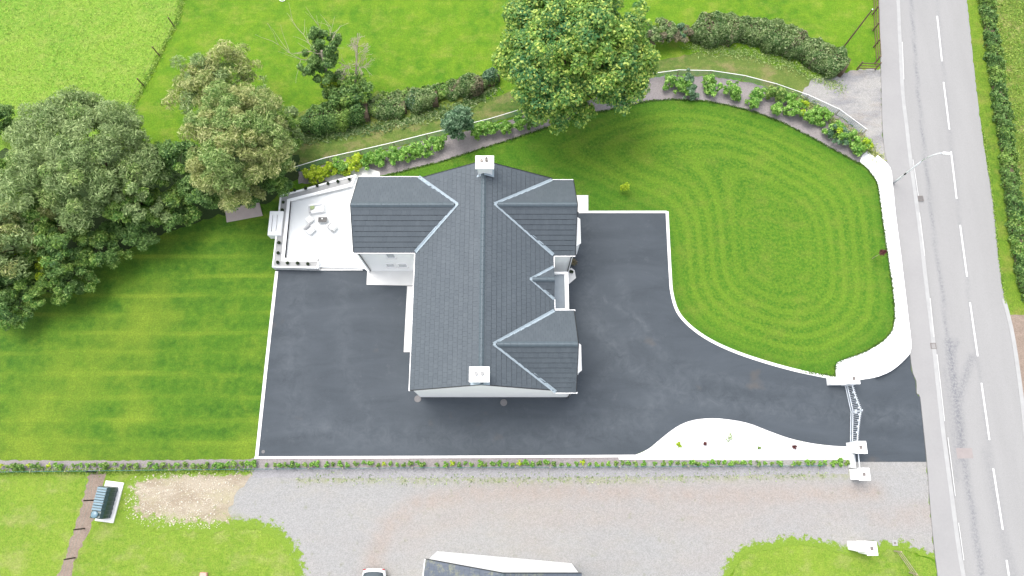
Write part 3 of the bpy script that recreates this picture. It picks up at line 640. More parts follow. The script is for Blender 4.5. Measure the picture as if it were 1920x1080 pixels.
# roof deck
dk = MB()
for (o, W, U, poly, L) in planes:
    n_ = W.cross(U); n_ = n_ if n_.z > 0 else -n_
    dk.extr([tuple(o + W * p[0] + U * p[1] - n_ * 0.0) for p in poly], tuple(-n_ * 0.05))
roof = dk.build('roof', M['underlay'], house)
def clip(poly, cl):
    out = list(poly); k = len(cl)
    ar = sum(cl[i][0] * cl[(i + 1) % k][1] - cl[(i + 1) % k][0] * cl[i][1] for i in range(k)); sg = 1 if ar > 0 else -1
    for i in range(k):
        a_, b_ = cl[i], cl[(i + 1) % k]; inp = out; out = []
        if not inp: break
        f_ = lambda p: sg * ((b_[0] - a_[0]) * (p[1] - a_[1]) - (b_[1] - a_[1]) * (p[0] - a_[0]))
        for j in range(len(inp)):
            p, q = inp[j], inp[(j + 1) % len(inp)]; fp, fq = f_(p), f_(q)
            if fp >= 0: out.append(p)
            if (fp > 0 > fq) or (fp < 0 < fq):
                tt = fp / (fp - fq); out.append((p[0] + (q[0] - p[0]) * tt, p[1] + (q[1] - p[1]) * tt))
    return out
GA, TW = 0.405, 0.34
tile_me = bpy.data.meshes.new('roof_tile')
gp = 0.004; hw = TW / 2 - gp
tv = [(-hw, -0.062, 0.0), (hw, -0.062, 0.0), (hw, GA, 0.0), (-hw, GA, 0.0), (-hw, -0.012, 0.044), (hw, -0.012, 0.044), (hw, GA, 0.012), (-hw, GA, 0.012)]
tile_me.from_pydata(tv, [], [(0, 3, 2, 1), (4, 5, 6, 7), (0, 1, 5, 4), (1, 2, 6, 5), (2, 3, 7, 6), (3, 0, 4, 7)]); tile_me.materials.append(M['tile']); tile_me.materials.append(M['lip_shade']); tile_me.polygons[2].material_index = 1
def hidden_under(pt, nplane):
    if nplane > 1: return False
    x, y = pt.x, pt.y
    for (xa, ym), G, sd_ in ((gn, GN, 'E'), (gs_, GS, 'E'), (pg, PG, 'E'), (rw, RW, 'W')):
        hwid = (G['y1'] - G['y0']) / 2
        f_ = (x - xa) / (XE - xa) if sd_ == 'E' else (xa - x) / (xa - XW)
        if f_ > 0 and abs(y - ym) < hwid * f_ - 0.45 and (nplane == (1 if sd_ == 'E' else 0)): return True
    return False
def lay_tiles(planes, parent, mat, me, limit, want=lambda p, i: True, name='roof_tile'):
    whole = []; lips = []; rest = MB(); rg = random.Random(5)
    for ip, (o, W, U, poly, L) in enumerate(planes):
        n_ = W.cross(U); flip = n_.z < 0
        if flip: n_ = -n_
        wmin = min(p[0] for p in poly) - TW; wmax = max(p[0] for p in poly) + TW
        r = 0; u = 0.0
        while u < L - 0.05:
            w_ = wmin + (TW / 2 if r % 2 else 0)
            while w_ < wmax:
                rect = [(w_ - hw, u - 0.03), (w_ + hw, u - 0.03), (w_ + hw, u + GA), (w_ - hw, u + GA)]
                c3 = o + W * w_ + U * (u + GA / 2)
                if not want(c3, ip) or hidden_under(c3, ip if parent is roof else 9): w_ += TW; continue
                cp = clip(rect, [(p[0], p[1] - (0.06 if p[1] < 0.01 else 0)) for p in poly])
                if len(cp) >= 3:
                    A = abs(sum(cp[i][0] * cp[(i + 1) % len(cp)][1] - cp[(i + 1) % len(cp)][0] * cp[i][1] for i in range(len(cp)))) / 2
                    if A > 0.985 * (2 * hw * (GA + 0.03)):
                        Wx = W if not flip else -W
                        R = Matrix((Wx, U, n_)).transposed().to_4x4()
                        R.translation = o + W * w_ + U * u + n_ * rg.uniform(0.004, 0.009)
                        vis = n_.dot(Vector((0, 0, CH)) - c3) / (Vector((0, 0, CH)) - c3).length ** 3
                        whole.append((vis, R))
                    elif A > 0.004:
                        top = [o + W * p[0] + U * p[1] + n_ * (0.006 + 0.036 - 0.024 * (p[1] - u + 0.03) / (GA + 0.03)) for p in cp]
                        rest.extr([tuple(p - n_ * 0.0) for p in top], tuple(-n_ * 0.025))
                w_ += TW
            u += GA; r += 1
    whole.sort(key=lambda t_: -t_[0]); off = root_loc(parent)
    for vis, R in whole[:limit]:
        ob = bpy.data.objects.new(name, me); COL.objects.link(ob); ob.parent = parent
        R = R.copy(); R.translation = R.translation - off; ob.matrix_local = R
    for vis, R in whole[limit:]:
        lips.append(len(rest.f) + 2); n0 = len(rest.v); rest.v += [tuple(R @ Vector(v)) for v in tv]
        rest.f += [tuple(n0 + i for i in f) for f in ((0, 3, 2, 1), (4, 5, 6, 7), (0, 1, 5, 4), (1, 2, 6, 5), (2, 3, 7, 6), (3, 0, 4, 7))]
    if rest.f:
        ro = tag(rest.build(name + 's', mat, parent), kind='stuff'); ro.data.materials.append(M['lip_shade'])
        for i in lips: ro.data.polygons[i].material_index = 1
lay_tiles(planes, roof, M['tile'], tile_me, 300)
# ridge tiles
rt = MB(); rl = 0.44; hwid, drop = 0.17, 0.09
rt.extr([(0, -hwid, -drop), (0, -0.05, 0.012), (0, 0.05, 0.012), (0, hwid, -drop), (0, 0.04, -0.02), (0, -0.04, -0.02)], (rl - 0.012, 0, 0))
rt_me = bpy.data.meshes.new('ridge_tile'); rt_me.from_pydata(rt.v, [], rt.f); rt_me.materials.append(M['ridge'])
def ridge_run(a_, b_, parent, me=rt_me):
    a_ = Vector(a_); b_ = Vector(b_); d = b_ - a_; n = int(d.length / rl); ang = math.atan2(d.y, d.x); off = root_loc(parent)
    for i in range(n):
        ob = bpy.data.objects.new('ridge_tile', me); COL.objects.link(ob); ob.parent = parent
        ob.location = a_ + d * (i / n) - off + Vector((0, 0, random.uniform(0, 0.006))); ob.rotation_euler = (0, 0, ang + random.uniform(-0.006, 0.006)); ob.scale = (d.length / n / rl, 1, 1)
ridge_run((XR, YS + 0.02, ZR + 0.085), (XR, YN - 0.05, ZR + 0.085), roof)
ridge_run((gn[0] + 0.2, gn[1], GN['zr'] + 0.085), (GN['x1'] - 0.02, gn[1], GN['zr'] + 0.085), roof)
ridge_run((gs_[0] + 0.2, gs_[1], GS['zr'] + 0.085), (GS['x1'] - 0.02, gs_[1], GS['zr'] + 0.085), roof)
ridge_run((pg[0] + 0.15, pg[1], PG['zr'] + 0.085), (PG['x1'], pg[1], PG['zr'] + 0.085), roof)
ridge_run((RW['x0'] + 0.02, rw[1], RW['zr'] + 0.085), (rw[0] - 0.2, rw[1], RW['zr'] + 0.085), roof)
# valleys
def valley(apex, end, zfun2, wd=0.125):
    a_ = Vector(apex); b_ = Vector(end); d = (b_ - a_).normalized(); hz = Vector((-d.y, d.x, 0)).normalized()
    mb = MB(); pts = []
    for p in (a_ - d * 0.05, b_ + d * 0.03):
        l_ = p + hz * wd; r_ = p - hz * wd
        l_.z = max(main_z(l_.x), zfun2(l_)) + 0.085; r_.z = max(main_z(r_.x), zfun2(r_)) + 0.085; c_ = p.copy(); c_.z = p.z + 0.06
        pts.append((l_, c_, r_))
    (l0, c0, r0), (l1, c1, r1) = pts
    n = 0
    mb.v = [tuple(x) for x in (l0, c0, r0, l1, c1, r1)]; mb.f = [(0, 1, 4, 3), (1, 2, 5, 4)]
    mb.build('valley_lining', M['valley'], roof)
for (xa, ym), G, xe in ((gn, GN, XE), (gs_, GS, XE), (pg, PG, XE), (rw, RW, XW)):
    hwd = (G['y1'] - G['y0']) / 2
    zf = lambda p, G=G, ym=ym, hwd=hwd: G['zr'] - (G['zr'] - ZE) * abs(p.y - ym) / hwd
    wd = 0.13 if G is not PG else 0.1
    valley((xa, ym, G['zr']), (xe, G['y0'], ZE), zf, wd); valley((xa, ym, G['zr']), (xe, G['y1'], ZE), zf, wd)
# verges (dark) and gutters (white)
def bar(name, a_, b_, wd, hg, m, parent=house): return MB().obox(a_, b_, wd, hg).build(name, m, parent)
for yy in (YS - 0.02, YN + 0.02):
    bar('verge_trim', (XW, yy, ZE + 0.0), (XR, yy, ZR + 0.0), 0.05, 0.12, M['black']); 
    bar('verge_trim', (XR, yy, ZR + 0.0), (XE if yy > 10 else XE + 0.0, yy, ZE + 0.0), 0.05, 0.12, M['black'])
for G in (GN, GS):
    ym = (G['y0'] + G['y1']) / 2
    for yy in (G['y0'], G['y1']): bar('verge_trim', (G['x1'] + 0.02, yy, ZE), (G['x1'] + 0.02, ym, G['zr']), 0.05, 0.12, M['black'])
ym = rw[1]
for yy in (RW['y0'], RW['y1']): bar('verge_trim', (RW['x0'] - 0.02, yy, ZE), (RW['x0'] - 0.02, ym, RW['zr']), 0.05, 0.10, M['black'])
gz = ZE - 0.06
for a_, b_ in [((XW - 0.06, YS - 0.05, gz), (XW - 0.06, RW['y0'] - 0.12, gz)), ((XE + 0.06, GS['y1'] + 0.12, gz), (XE + 0.06, PG['y0'], gz)), ((XE + 0.06, PG['y1'], gz), (XE + 0.06, GN['y0'] - 0.12, gz)),
               ((XE + 0.1, GN['y0'] - 0.055, gz), (GN['x1'], GN['y0'] - 0.055, gz)), ((XE - 0.1, GN['y1'] + 0.055, gz), (GN['x1'], GN['y1'] + 0.055, gz)),
               ((XE + 0.1, GS['y1'] + 0.055, gz), (GS['x1'] + 0.1, GS['y1'] + 0.055, gz)), ((XE, GS['y0'] - 0.055, gz), (GS['x1'] + 0.1, GS['y0'] - 0.055, gz)),
               ((RW['x0'], RW['y0'] - 0.055, gz), (XW - 0.1, RW['y0'] - 0.055, gz)), ((RW['x0'], RW['y1'] + 0.055, gz), (XW, RW['y1'] + 0.055, gz))]:
    bar('gutter', a_, b_, 0.10, 0.09, M['upvc'])
# downpipes
def pipe(pts):
    MB().tube(pts, 0.042, 8).build('downpipe', M['black'], house, smooth=True)
xq = RW['x0'] + 0.3
pipe([(xq, RW['y0'] - 0.1, 4.98), (xq + 0.05, RW['y0'] - 0.06, 4.6), (xq + 0.05, RW['y0'] - 0.03, 2), (xq + 0.05, RW['y0'] - 0.03, 0.35)])
MB().lathe((xq + 0.05, RW['y0'] - 0.12, 0.06), [(0.14, 0), (0.14, 0.02), (0.1, 0.03)], 12).build('drain_gully', M['black'], house)
pipe([(GN['x1'] - 0.25, GN['y0'] - 0.1, 4.98), (GN['x1'] - 0.25, GN['y0'] + 0.03, 4.6), (GN['x1'] - 0.25, GN['y0'] + 0.03, 0.1)])
pipe([(GS['x1'] - 0.05, GS['y0'] - 0.08, 4.98), (GS['x1'] - 0.2, YS + 0.04, 4.5), (GS['x1'] - 0.2, YS + 0.04, 0.05)])
pipe([(GS['x1'] - 0.2, GS['y1'] + 0.06, 4.98), (GS['x1'] - 0.2, GS['y1'] - 0.03, 4.6), (GS['x1'] - 0.2, GS['y1'] - 0.03, 0.1)])
pipe([(XW - 0.08, YS + 0.35, 4.98), (XW + 0.04, YS + 0.35, 4.6), (XW + 0.04, YS + 0.35, 0.05)])
# chimneys
def chimney(x, y0, y1, ztop, pots, lab):
    wd = 1.04 / 2; capw = 1.34 / 2
    bm_ = MB().box(x - wd, x + wd, y0, y1, 6.9, ztop - 0.16)
    ch_ = bm_.build('chimney', M['white'], house, bevel=0.01); ch_['label'] = lab
    MB().box(x - capw, x + capw, y0 - 0.14, y1 + 0.14, ztop - 0.16, ztop).build('chimney_cap', M['white'], ch_, bevel=0.015)
    fl = MB()
    for sgn in (-1, 1):
        xs_ = [x, x + sgn * (wd + 0.13)]
        for yy, sy in ((y0, -1), (y1, 1)):
            fl.extr([(x, yy, ZR + 0.11), (xs_[1], yy, ZR - mslope * (wd + 0.13) + 0.10), (xs_[1], yy + sy * 0.16, ZR - mslope * (wd + 0.13) + 0.10), (x, yy + sy * 0.16, ZR + 0.11)], (0, 0, 0.012))
        fl.extr([(x + sgn * wd, y0, ZR - mslope * wd + 0.09), (x + sgn * (wd + 0.13), y0, ZR - mslope * (wd + 0.13) + 0.1), (x + sgn * (wd + 0.13), y1, ZR - mslope * (wd + 0.13) + 0.1), (x + sgn * wd, y1, ZR - mslope * wd + 0.09)], (0, 0, 0.012))
    fl.build('chimney_flashing', M['valley'], ch_)
    for (dx, dy, r, h, m, hole) in pots:
        pt = MB().lathe((x + dx, (y0 + y1) / 2 + dy, ztop), [(r * 1.1, 0), (r, 0.05), (r * 0.92, h - 0.04), (r, h - 0.03), (r, h), (r * 0.7, h), (r * 0.7, h - 0.02)], 16).build('chimney_pot', m, ch_, smooth=False)
        MB().lathe((x + dx, (y0 + y1) / 2 + dy, ztop + h - 0.018), [(r * 0.69, 0), (r * 0.69, 0.004)], 16).build('flue_opening', M['black'] if hole else m, ch_)
chimney(-1.96, 21.5, 22.25, 9.12, [(-0.22, 0.10, 0.11, 0.14, M['clay'], False), (0.14, 0.1, 0.11, 0.42, M['clay'], True)], 'north gable chimney stack with one tall dark flue pot')
chimney(-2.14, 6.26, 7.0, 9.12, [(-0.2, 0.05, 0.13, 0.16, M['kerb'], False), (0.2, 0.05, 0.13, 0.16, M['kerb'], False)], 'south gable chimney stack with two short white pots')
# windows
def window(face, u0, u1, z0, z1, at, panes=2, glass='glass'):
    """face: 'S','N','E','W' wall; u along the wall; at = wall plane coordinate"""
    def bx(mb, ua, ub, za, zb, d0, d1):
        if face in 'SN':
            s_ = -1 if face == 'S' else 1; ya, yb = sorted((at + s_ * d0, at + s_ * d1)); mb.box(ua, ub, ya, yb, za, zb)
        else:
            s_ = 1 if face == 'E' else -1; xa, xb = sorted((at + s_ * d0, at + s_ * d1)); mb.box(xa, xb, ua, ub, za, zb)
    f = MB(); t_ = 0.06
    bx(f, u0, u1, z0, z0 + t_, 0.002, 0.05); bx(f, u0, u1, z1 - t_, z1, 0.002, 0.05)
    for i in range(panes + 1):
        c_ = u0 + (u1 - u0 - t_) * i / panes; bx(f, c_, c_ + t_, z0 + t_, z1 - t_, 0.002, 0.05)
    wn = MB()
    bx(wn, u0 - 0.06, u1 + 0.06, z0 - 0.07, z0 - 0.002, 0.002, 0.12)
    win = f.build('window', M['upvc'], house)
    wn.build('window_sill', M['edging'], win)
    for i in range(panes):
        p_ = MB(); c0 = u0 + (u1 - u0 - t_) * i / panes + t_; c1 = u0 + (u1 - u0 - t_) * (i + 1) / panes
        bx(p_, c0, c1, z0 + t_, z1 - t_, 0.002, 0.02); p_.build('pane', M[glass], win)
yS = RW['y0'] + 0.05
window('S', P(722, 498, 2)[0], P(739, 498, 2)[0], 1.25, 2.1, yS, 1, 'paleglass'); window('S', P(744.5, 498, 2)[0], P(762.6, 498, 2)[0], 1.25, 2.1, yS, 1, 'paleglass')
window('S', P(722, 477, 4.5)[0], P(739, 477, 4.5)[0], 3.55, 4.6, yS, 1, 'paleglass')
for yy in (8.0, 12.6): window('W', yy, yy + 1.5, 1.0, 2.1, XW + t, 2)
window('W', 10.2, 11.2, 0.1, 2.15, XW + t, 1)
window('W', 18.6, 20.4, 0.5, 2.4, RW['x0'] + 0.1, 3)
for G in (GN, GS):
    ym = (G['y0'] + G['y1']) / 2; window('E', ym - 0.9, ym + 0.9, 3.4, 4.6, G['x1'] - 0.11, 3)
# bay windows
for yc, hw_, xo in ((19.0, 1.0, 5.38), (8.85, 0.95, 5.16)):
    x0 = (GN['x1'] - 0.12 if yc > 15 else GS['x1'] - 0.1) + 0.003
    pts = [(x0, yc - hw_ - 0.55), (xo, yc - hw_), (xo, yc + hw_), (x0, yc + hw_ + 0.55)]
    b_ = MB().prism(pts, 0, 2.7).build('bay_window', M['white'], house)
    MB().prism([(x0, yc - hw_ - 0.62), (xo + 0.07, yc - hw_ - 0.02), (xo + 0.07, yc + hw_ + 0.02), (x0, yc + hw_ + 0.62)], 2.703, 2.82).build('bay_roof', M['upvc'], b_)
    MB().box(xo + 0.002, xo + 0.03, yc - hw_ + 0.1, yc + hw_ - 0.1, 0.8, 2.3).build('pane', M['glass'], b_)
# porch with lead flat roof behind a parapet
pb = MB().box(XE - t + 0.003, 4.36, 12.45, 15.55, 0, 2.78).build('porch', M['white'], house)
MB().box(XE + 0.02, 4.08, 12.64, 15.36, 2.785, 2.83).build('flat_roof', M['lead'], pb)
pr = MB(); pr.box(4.08, 4.37, 12.42, 15.56, 2.783, 3.0); pr.box(XE - 0.06, 4.078, 12.42, 12.62, 2.783, 3.0); pr.box(XE - 0.06, 4.078, 15.37, 15.56, 2.783, 3.0); pr.build('parapet', M['white'], pb)
MB().box(XE + 0.03, XE + 0.22, 15.14, 15.36, 2.835, 3.04).build('rainwater_box', M['black'], pb)
MB().box(4.363, 4.40, 13.5, 14.5, 0.1, 2.2).build('door', M['glass'], pb)
# manhole lids by the south gable
for n_, (px, py) in (('round grey drain cover beside the left corner of the white gable', (783.5, 748)), ('round grey drain cover on the tarmac below the middle of the south gable', (944.5, 755))):
    x, y, _ = P(px, py); o = empty('drain_cover', (x, y, Z['tarmac']), n_, 'drain cover', 'round drain covers by the south gable')
    MB().lathe((x, y, Z['tarmac'] + 0.001), [(0.27, 0), (0.27, 0.03), (0.24, 0.035), (0.235, 0.028)], 20).build('rim', M['cover'], o)
    MB().lathe((x, y, Z['tarmac'] + 0.003), [(0.23, 0), (0.23, 0.022), (0.2, 0.024)], 20).build('lid', M['grate'], o)
# paths at the house
def slab(name, pts, z0, z1, m, label=None, cat=None, kind='structure'):
    o = MB().prism(pts, z0, z1).build(name, m)
    return tag(o, label, cat, kind=kind)
slab('house_path', [(-11.9, 15.4), (RW['x0'] + 0.0, RW['y0'] + 0.1), (-7.0, RW['y0'] + 0.1), (-7.0, 15.25), (-11.9, 15.35)], 0, 0.115, M['whitepath'])
slab('house_path', pl([(763.5, 536.5), (790, 536.5), (790, 660), (757, 660)], 0.11), 0, 0.11, M['whitepath'])
slab('house_path', pl([(1040, 366), (1103, 366), (1103, 397), (1040, 397)], 0.09), 0, 0.09, M['whitepath'])
slab('porch_path', [(4.3, 16.6), (4.9, 16.8), (5.15, 16.6)] + pl([(1080, 521), (1066, 533)], 0.1) + [(4.2, 14.0)], 0, 0.1, M['whitepath'])
slab('house_path', pl([(600, 334), (640, 300), (712, 322), (712, 345), (640, 350)], 0.06), 0, 0.062, M['whitepath'])

# ================================================================ TERRACE
slab('terrace_floor', [(-19.3, 16.9), (-19.2, 22.95), (-13.3, 24.8), (-11.7, 24.9), (-11.7, RW['y0'] - 0.15), (-12.1, 16.66)], 0, 0.35, M['terrace'])
planter = empty('terrace_planter', (-19, 19.8, 0), 'low white planter wall with pebble top wrapping round three sides of the patio', 'planter wall')
OUT = [(-13.25, 24.92), (-19.5, 23.02), (-19.56, 16.66), (-15.8, 16.56)]
INN = [(-13.55, 23.85), (-18.62, 22.5), (-18.62, 17.45), (-15.8, 17.38)]
MB().prism(OUT + INN[::-1], 0.0, 0.62).build('planter_body', M['white'], planter)
def off_line(pts, d0, d1): return strip_poly(pts, d0, d1)
sheet('planter_coping', off_line(OUT, 0.13, 0.0), 0.72, M['white'], skirt=0.72, kind=None)
cop = bpy.data.objects['planter_coping']; cop.parent = planter; cop.location = -planter.location
sheet('inner_coping', off_line(INN, 0.0, 0.26), 0.72, M['white'], skirt=0.72, kind=None)
cop = bpy.data.objects['inner_coping']; cop.parent = planter; cop.location = -planter.location
MB().box(-15.9, -15.78, 16.70, 17.36, 0.3, 0.72).build('end_coping', M['white'], planter)
MB().prism([(-13.5, 24.68), (-19.36, 22.9), (-19.42, 16.8), (-15.92, 16.72), (-15.92, 17.12), (-18.92, 17.2), (-18.92, 22.68), (-13.7, 24.1)], 0.55, 0.66).build('planter_pebbles', M['kerb'], planter)
# built-in bench on the west side
bench = empty('masonry_bench', (-20.1, 20.3, 0), 'white rendered block with two long narrow grooves jutting from the patio wall towards the lawn', 'bench')
bp = pl([(512.5, 395.5), (529, 396), (528, 448), (515.5, 448), (508, 440)], 0.85)
BX0, BX1 = -20.15, -19.40; by0, by1 = P(508, 441, .85)[1], P(512, 396, .85)[1]
g1, g2 = -19.93 + 0.02, -19.52
def xa(y, x0): return x0 + (y - by0) * 0.03
mbn = MB()
ch_x = [BX0, g1, g1 + 0.075, g2, g2 + 0.075, BX1 + 0.35]
tops = [0.86, 0.70, 0.86, 0.70, 0.86]
for i in range(5): mbn.box(ch_x[i], ch_x[i + 1], by0 + 0.32, by1 - 0.32, 0, tops[i])
mbn.build('bench_slab', M['white'], bench)
MB().box(BX0, BX1 + 0.35, by0, by0 + 0.318, 0, 0.86).build('bench_arm', M['white'], bench); MB().box(BX0, BX1 + 0.35, by1 - 0.318, by1, 0, 0.86).build('bench_arm', M['white'], bench)
MB().box(-15.78, -12.3, 16.56, 16.72, 0.0, 0.18).build('step', M['whitepath'], planter)
# topiary balls in the planter
def unit_leaves(n, rg, center, rad, size, shell=0.75, up=0.0, aspect=1.0, jit=0.5):
    d = rg.normal(size=(n, 3)); d /= np.linalg.norm(d, axis=1)[:, None]
    if up: d[:, 2] = np.where(d[:, 2] < -up, -d[:, 2], d[:, 2])
    r = shell + (1 - shell) * rg.uniform(size=(n, 1)) ** 0.7
    p = center + d * r * rad
    nr = d / np.maximum(rad, 1e-3) * np.mean(rad) + rg.normal(size=(n, 3)) * jit; nr[:, 2] += 0.75
    return p, nr, size * rg.uniform(0.65, 1.35, n), aspect
def leaf_mesh(name, sets, m, parent=None, origin=(0, 0, 0), rg=None, drop=0.0):
    """sets: list of (points, normals, sizes, aspect) -> one mesh of pointed leaf quads"""
    rg = rg or np.random.RandomState(1); VV = []; 
    for p, nr, sz, asp in sets:
        n = len(p); nr = nr / (np.linalg.norm(nr, axis=1)[:, None] + 1e-9)
        a = np.cross(nr, rg.normal(size=(n, 3))); a /= np.linalg.norm(a, axis=1)[:, None] + 1e-9
        if drop: a[:, 2] -= drop; a /= np.linalg.norm(a, axis=1)[:, None]
        b = np.cross(nr, a); b /= np.linalg.norm(b, axis=1)[:, None] + 1e-9
        s1 = sz[:, None] * 0.5 * asp; s2 = sz[:, None] * 0.5 / asp
        fold = nr * sz[:, None] * 0.08
        VV.append(np.stack([p - a * s1, p + b * s2 + fold, p + a * s1, p - b * s2 + fold], 1))
    V = np.concatenate(VV).reshape(-1, 3) - np.array(origin); n = len(V) // 4
    me = bpy.data.meshes.new(name); me.vertices.add(n * 4); me.vertices.foreach_set('co', V.astype(np.float32).ravel())
    me.loops.add(n * 4); me.loops.foreach_set('vertex_index', np.arange(n * 4, dtype=np.int32))
    me.polygons.add(n); me.polygons.foreach_set('loop_start', np.arange(0, n * 4, 4, dtype=np.int32)); me.polygons.foreach_set('loop_total', np.full(n, 4, dtype=np.int32))
    me.update(calc_edges=True); me.materials.append(m)
    o = bpy.data.objects.new(name, me); COL.objects.link(o)
    if parent is not None: o.parent = parent
    else: o.location = origin
    return o
rgb = np.random.RandomState(11)
ball_proto = None
ordn = ['first', 'second', 'third', 'fourth', 'fifth', 'sixth', 'seventh', 'eighth']
def topiary(px, py, label):
    global ball_proto
    x, y, _ = P(px, py, 0.8)
    if ball_proto is None:
        e = empty('topiary_ball', (x, y, 0.66), label, 'topiary', 'dark topiary balls in the terrace planter')
        leaf_mesh('foliage', [unit_leaves(420, rgb, np.array((0, 0, 0.15)), np.array((.115, .115, .12)), 0.05, 0.7)], M['lf_box'], e)
        MB().tube([(x, y, 0.62), (x, y, 0.82)], 0.02, 5).build('stem', M['bark'], e)
        ball_proto = e; return
    e = ball_proto.copy(); COL.objects.link(e); e.location = (x, y, 0.66); e['label'] = label; e.rotation_euler[2] = random.uniform(0, 6)
    s_ = random.uniform(0.9, 1.15); e.scale = (s_, s_, s_)
    for c_ in list(ball_proto.children):
        k = c_.copy(); COL.objects.link(k); k.parent = e
for i, (px, py) in enumerate([(655, 336), (633.5, 340), (615, 344), (594.5, 348), (573, 353), (552.5, 356.5), (533, 362)]):
    topiary(px, py, 'dark topiary ball on upper patio planter, %s from the house' % ordn[i])
for i, (px, py) in enumerate([(531, 379), (529.5, 394)]): topiary(px, py, 'dark topiary ball on planter above the white bench, %s from patio corner' % ordn[i])
for i, (px, py) in enumerate([(523, 455), (521.3, 474)]): topiary(px, py, 'dark topiary ball on planter below the white bench, %s from the bench' % ordn[i])
for i, (px, py) in enumerate([(577, 494.5), (558, 493.4), (539, 493), (520.7, 492)]): topiary(px, py, 'dark topiary ball on planter beside the tarmac, %s from its open end' % ordn[i])
# patio furniture
zt = 0.35
def at_(px, py, z=0.8): x, y, _ = P(px, py, z); return x, y
def local_boxes(parent_xy, ang, specs, name, m, parent):
    mb = MB(); ca, sa = math.cos(ang), math.sin(ang)
    for (x0, x1, y0, y1, z0, z1) in specs:
        pts = [(x0, y0), (x1, y0), (x1, y1), (x0, y1)]
        mb.prism([(parent_xy[0] + ca * a_ - sa * b_, parent_xy[1] + sa * a_ + ca * b_) for a_, b_ in pts], zt + z0, zt + z1)
    return mb.build(name, m, parent, bevel=0.015)
c = at_(592.5, 389, 0.9); tb = empty('patio_sofa', (*c, zt), 'white outdoor sofa with a round pale green cushion on the patio', 'sofa')
local_boxes(c, 0.16, [(-0.62, 0.62, -0.35, 0.35, 0.02, 0.36)], 'seat', M['fabric'], tb)
local_boxes(c, 0.16, [(-0.62, 0.62, 0.23, 0.36, 0.363, 0.55)], 'backrest', M['fabric'], tb)
local_boxes(c, 0.16, [(-0.63, -0.5, -0.35, 0.227, 0.363, 0.52)], 'armrest', M['greyfabric'], tb); local_boxes(c, 0.16, [(0.5, 0.63, -0.35, 0.227, 0.363, 0.52)], 'armrest', M['fabric'], tb)
x, y = at_(584.5, 388, 0.8); cu = MB().lathe((x, y, zt + 0.37), [(0.14, 0), (0.23, 0.03), (0.24, 0.08), (0.19, 0.13), (0.03, 0.15)], 18).build('round_cushion', M['greencushion'], None, origin=(x, y, zt + 0.37), smooth=True)
tag(cu, 'round pale green cushion lying on the white patio sofa', 'cushion')
c = at_(605, 412, 0.7); fp = empty('coffee_table', (*c, zt), 'low rectangular coffee table with black top and white frame on the patio', 'table')
local_boxes(c, -0.02, [(-0.34, 0.34, -0.20, 0.20, 0.36, 0.40)], 'table_top', M['black'], fp)
local_boxes(c, -0.02, [(-0.37, -0.342, -0.23, 0.23, 0.33, 0.39), (0.342, 0.37, -0.23, 0.23, 0.33, 0.39), (-0.34, 0.34, 0.202, 0.23, 0.33, 0.39), (-0.34, 0.34, -0.23, -0.202, 0.33, 0.39)], 'frame', M['kerb'], fp)
for sx in (-1, 1):
    for sy in (-1, 1): local_boxes(c, -0.02, [(sx * 0.32 - 0.02, sx * 0.32 + 0.02, sy * 0.18 - 0.02, sy * 0.18 + 0.02, 0, 0.33)], 'leg', M['kerb'], fp)
x, y = at_(604, 410, 0.8); bw = MB().lathe((x, y, zt + 0.402), [(0.03, 0), (0.05, 0.03), (0.06, 0.06), (0.05, 0.06), (0.03, 0.03)], 14).build('bowl', M['fabric'], None, origin=(x, y, zt + 0.387), smooth=True); tag(bw, 'small pale bowl standing on the black table top', 'bowl')
c = at_(580, 411, 0.7); st_ = empty('footstool', (*c, zt), 'small square white footstool turned at an angle beside the black topped table', 'stool')
local_boxes(c, 0.75, [(-0.25, 0.25, -0.25, 0.25, 0.08, 0.38)], 'cushion', M['fabric'], st_)
for sx in (-1, 1):
    for sy in (-1, 1): local_boxes(c, 0.75, [(sx * 0.21 - 0.02, sx * 0.21 + 0.02, sy * 0.21 - 0.02, sy * 0.21 + 0.02, 0, 0.078)], 'leg', M['greyfabric'], st_)
for (px, py, ang, lb) in ((581, 430, 0.85, 'white patio armchair left of and below the black topped table'), (622, 424, -0.75 + PI, 'white patio armchair to the right of the black topped table')):
    c = at_(px, py, 0.8); e = empty('patio_armchair', (*c, zt), lb, 'armchair', 'armchairs on the patio')
    local_boxes(c, ang, [(-0.24, 0.24, -0.28, 0.2, 0.15, 0.40)], 'seat', M['fabric'], e)
    local_boxes(c, ang, [(-0.34, 0.34, 0.203, 0.32, 0.1, 0.75)], 'backrest', M['greyfabric'], e)
    for sx in (-1, 1):
        local_boxes(c, ang, [(sx * 0.29 - 0.045, sx * 0.29 + 0.045, -0.3, 0.2, 0.1, 0.56)], 'armrest', M['fabric'], e)
        local_boxes(c, ang, [(sx * 0.27 - 0.03, sx * 0.27 + 0.03, -0.27, -0.21, 0, 0.098)], 'leg', M['greyfabric'], e); local_boxes(c, ang, [(sx * 0.27 - 0.03, sx * 0.27 + 0.03, 0.22, 0.28, 0, 0.098)], 'leg', M['greyfabric'], e)
# concrete slab under the trees
o = MB().prism(pl([(421.5, 390), (486, 380), (492.5, 404), (425, 416.5)], 0.08), 0.0, 0.09).build('garden_slab', M['slab'], None, origin=(*P2(456, 398), 0), bevel=0.01)
tag(o, 'flat pinkish rectangular paving slab on the lawn under the overhanging trees', 'slab')

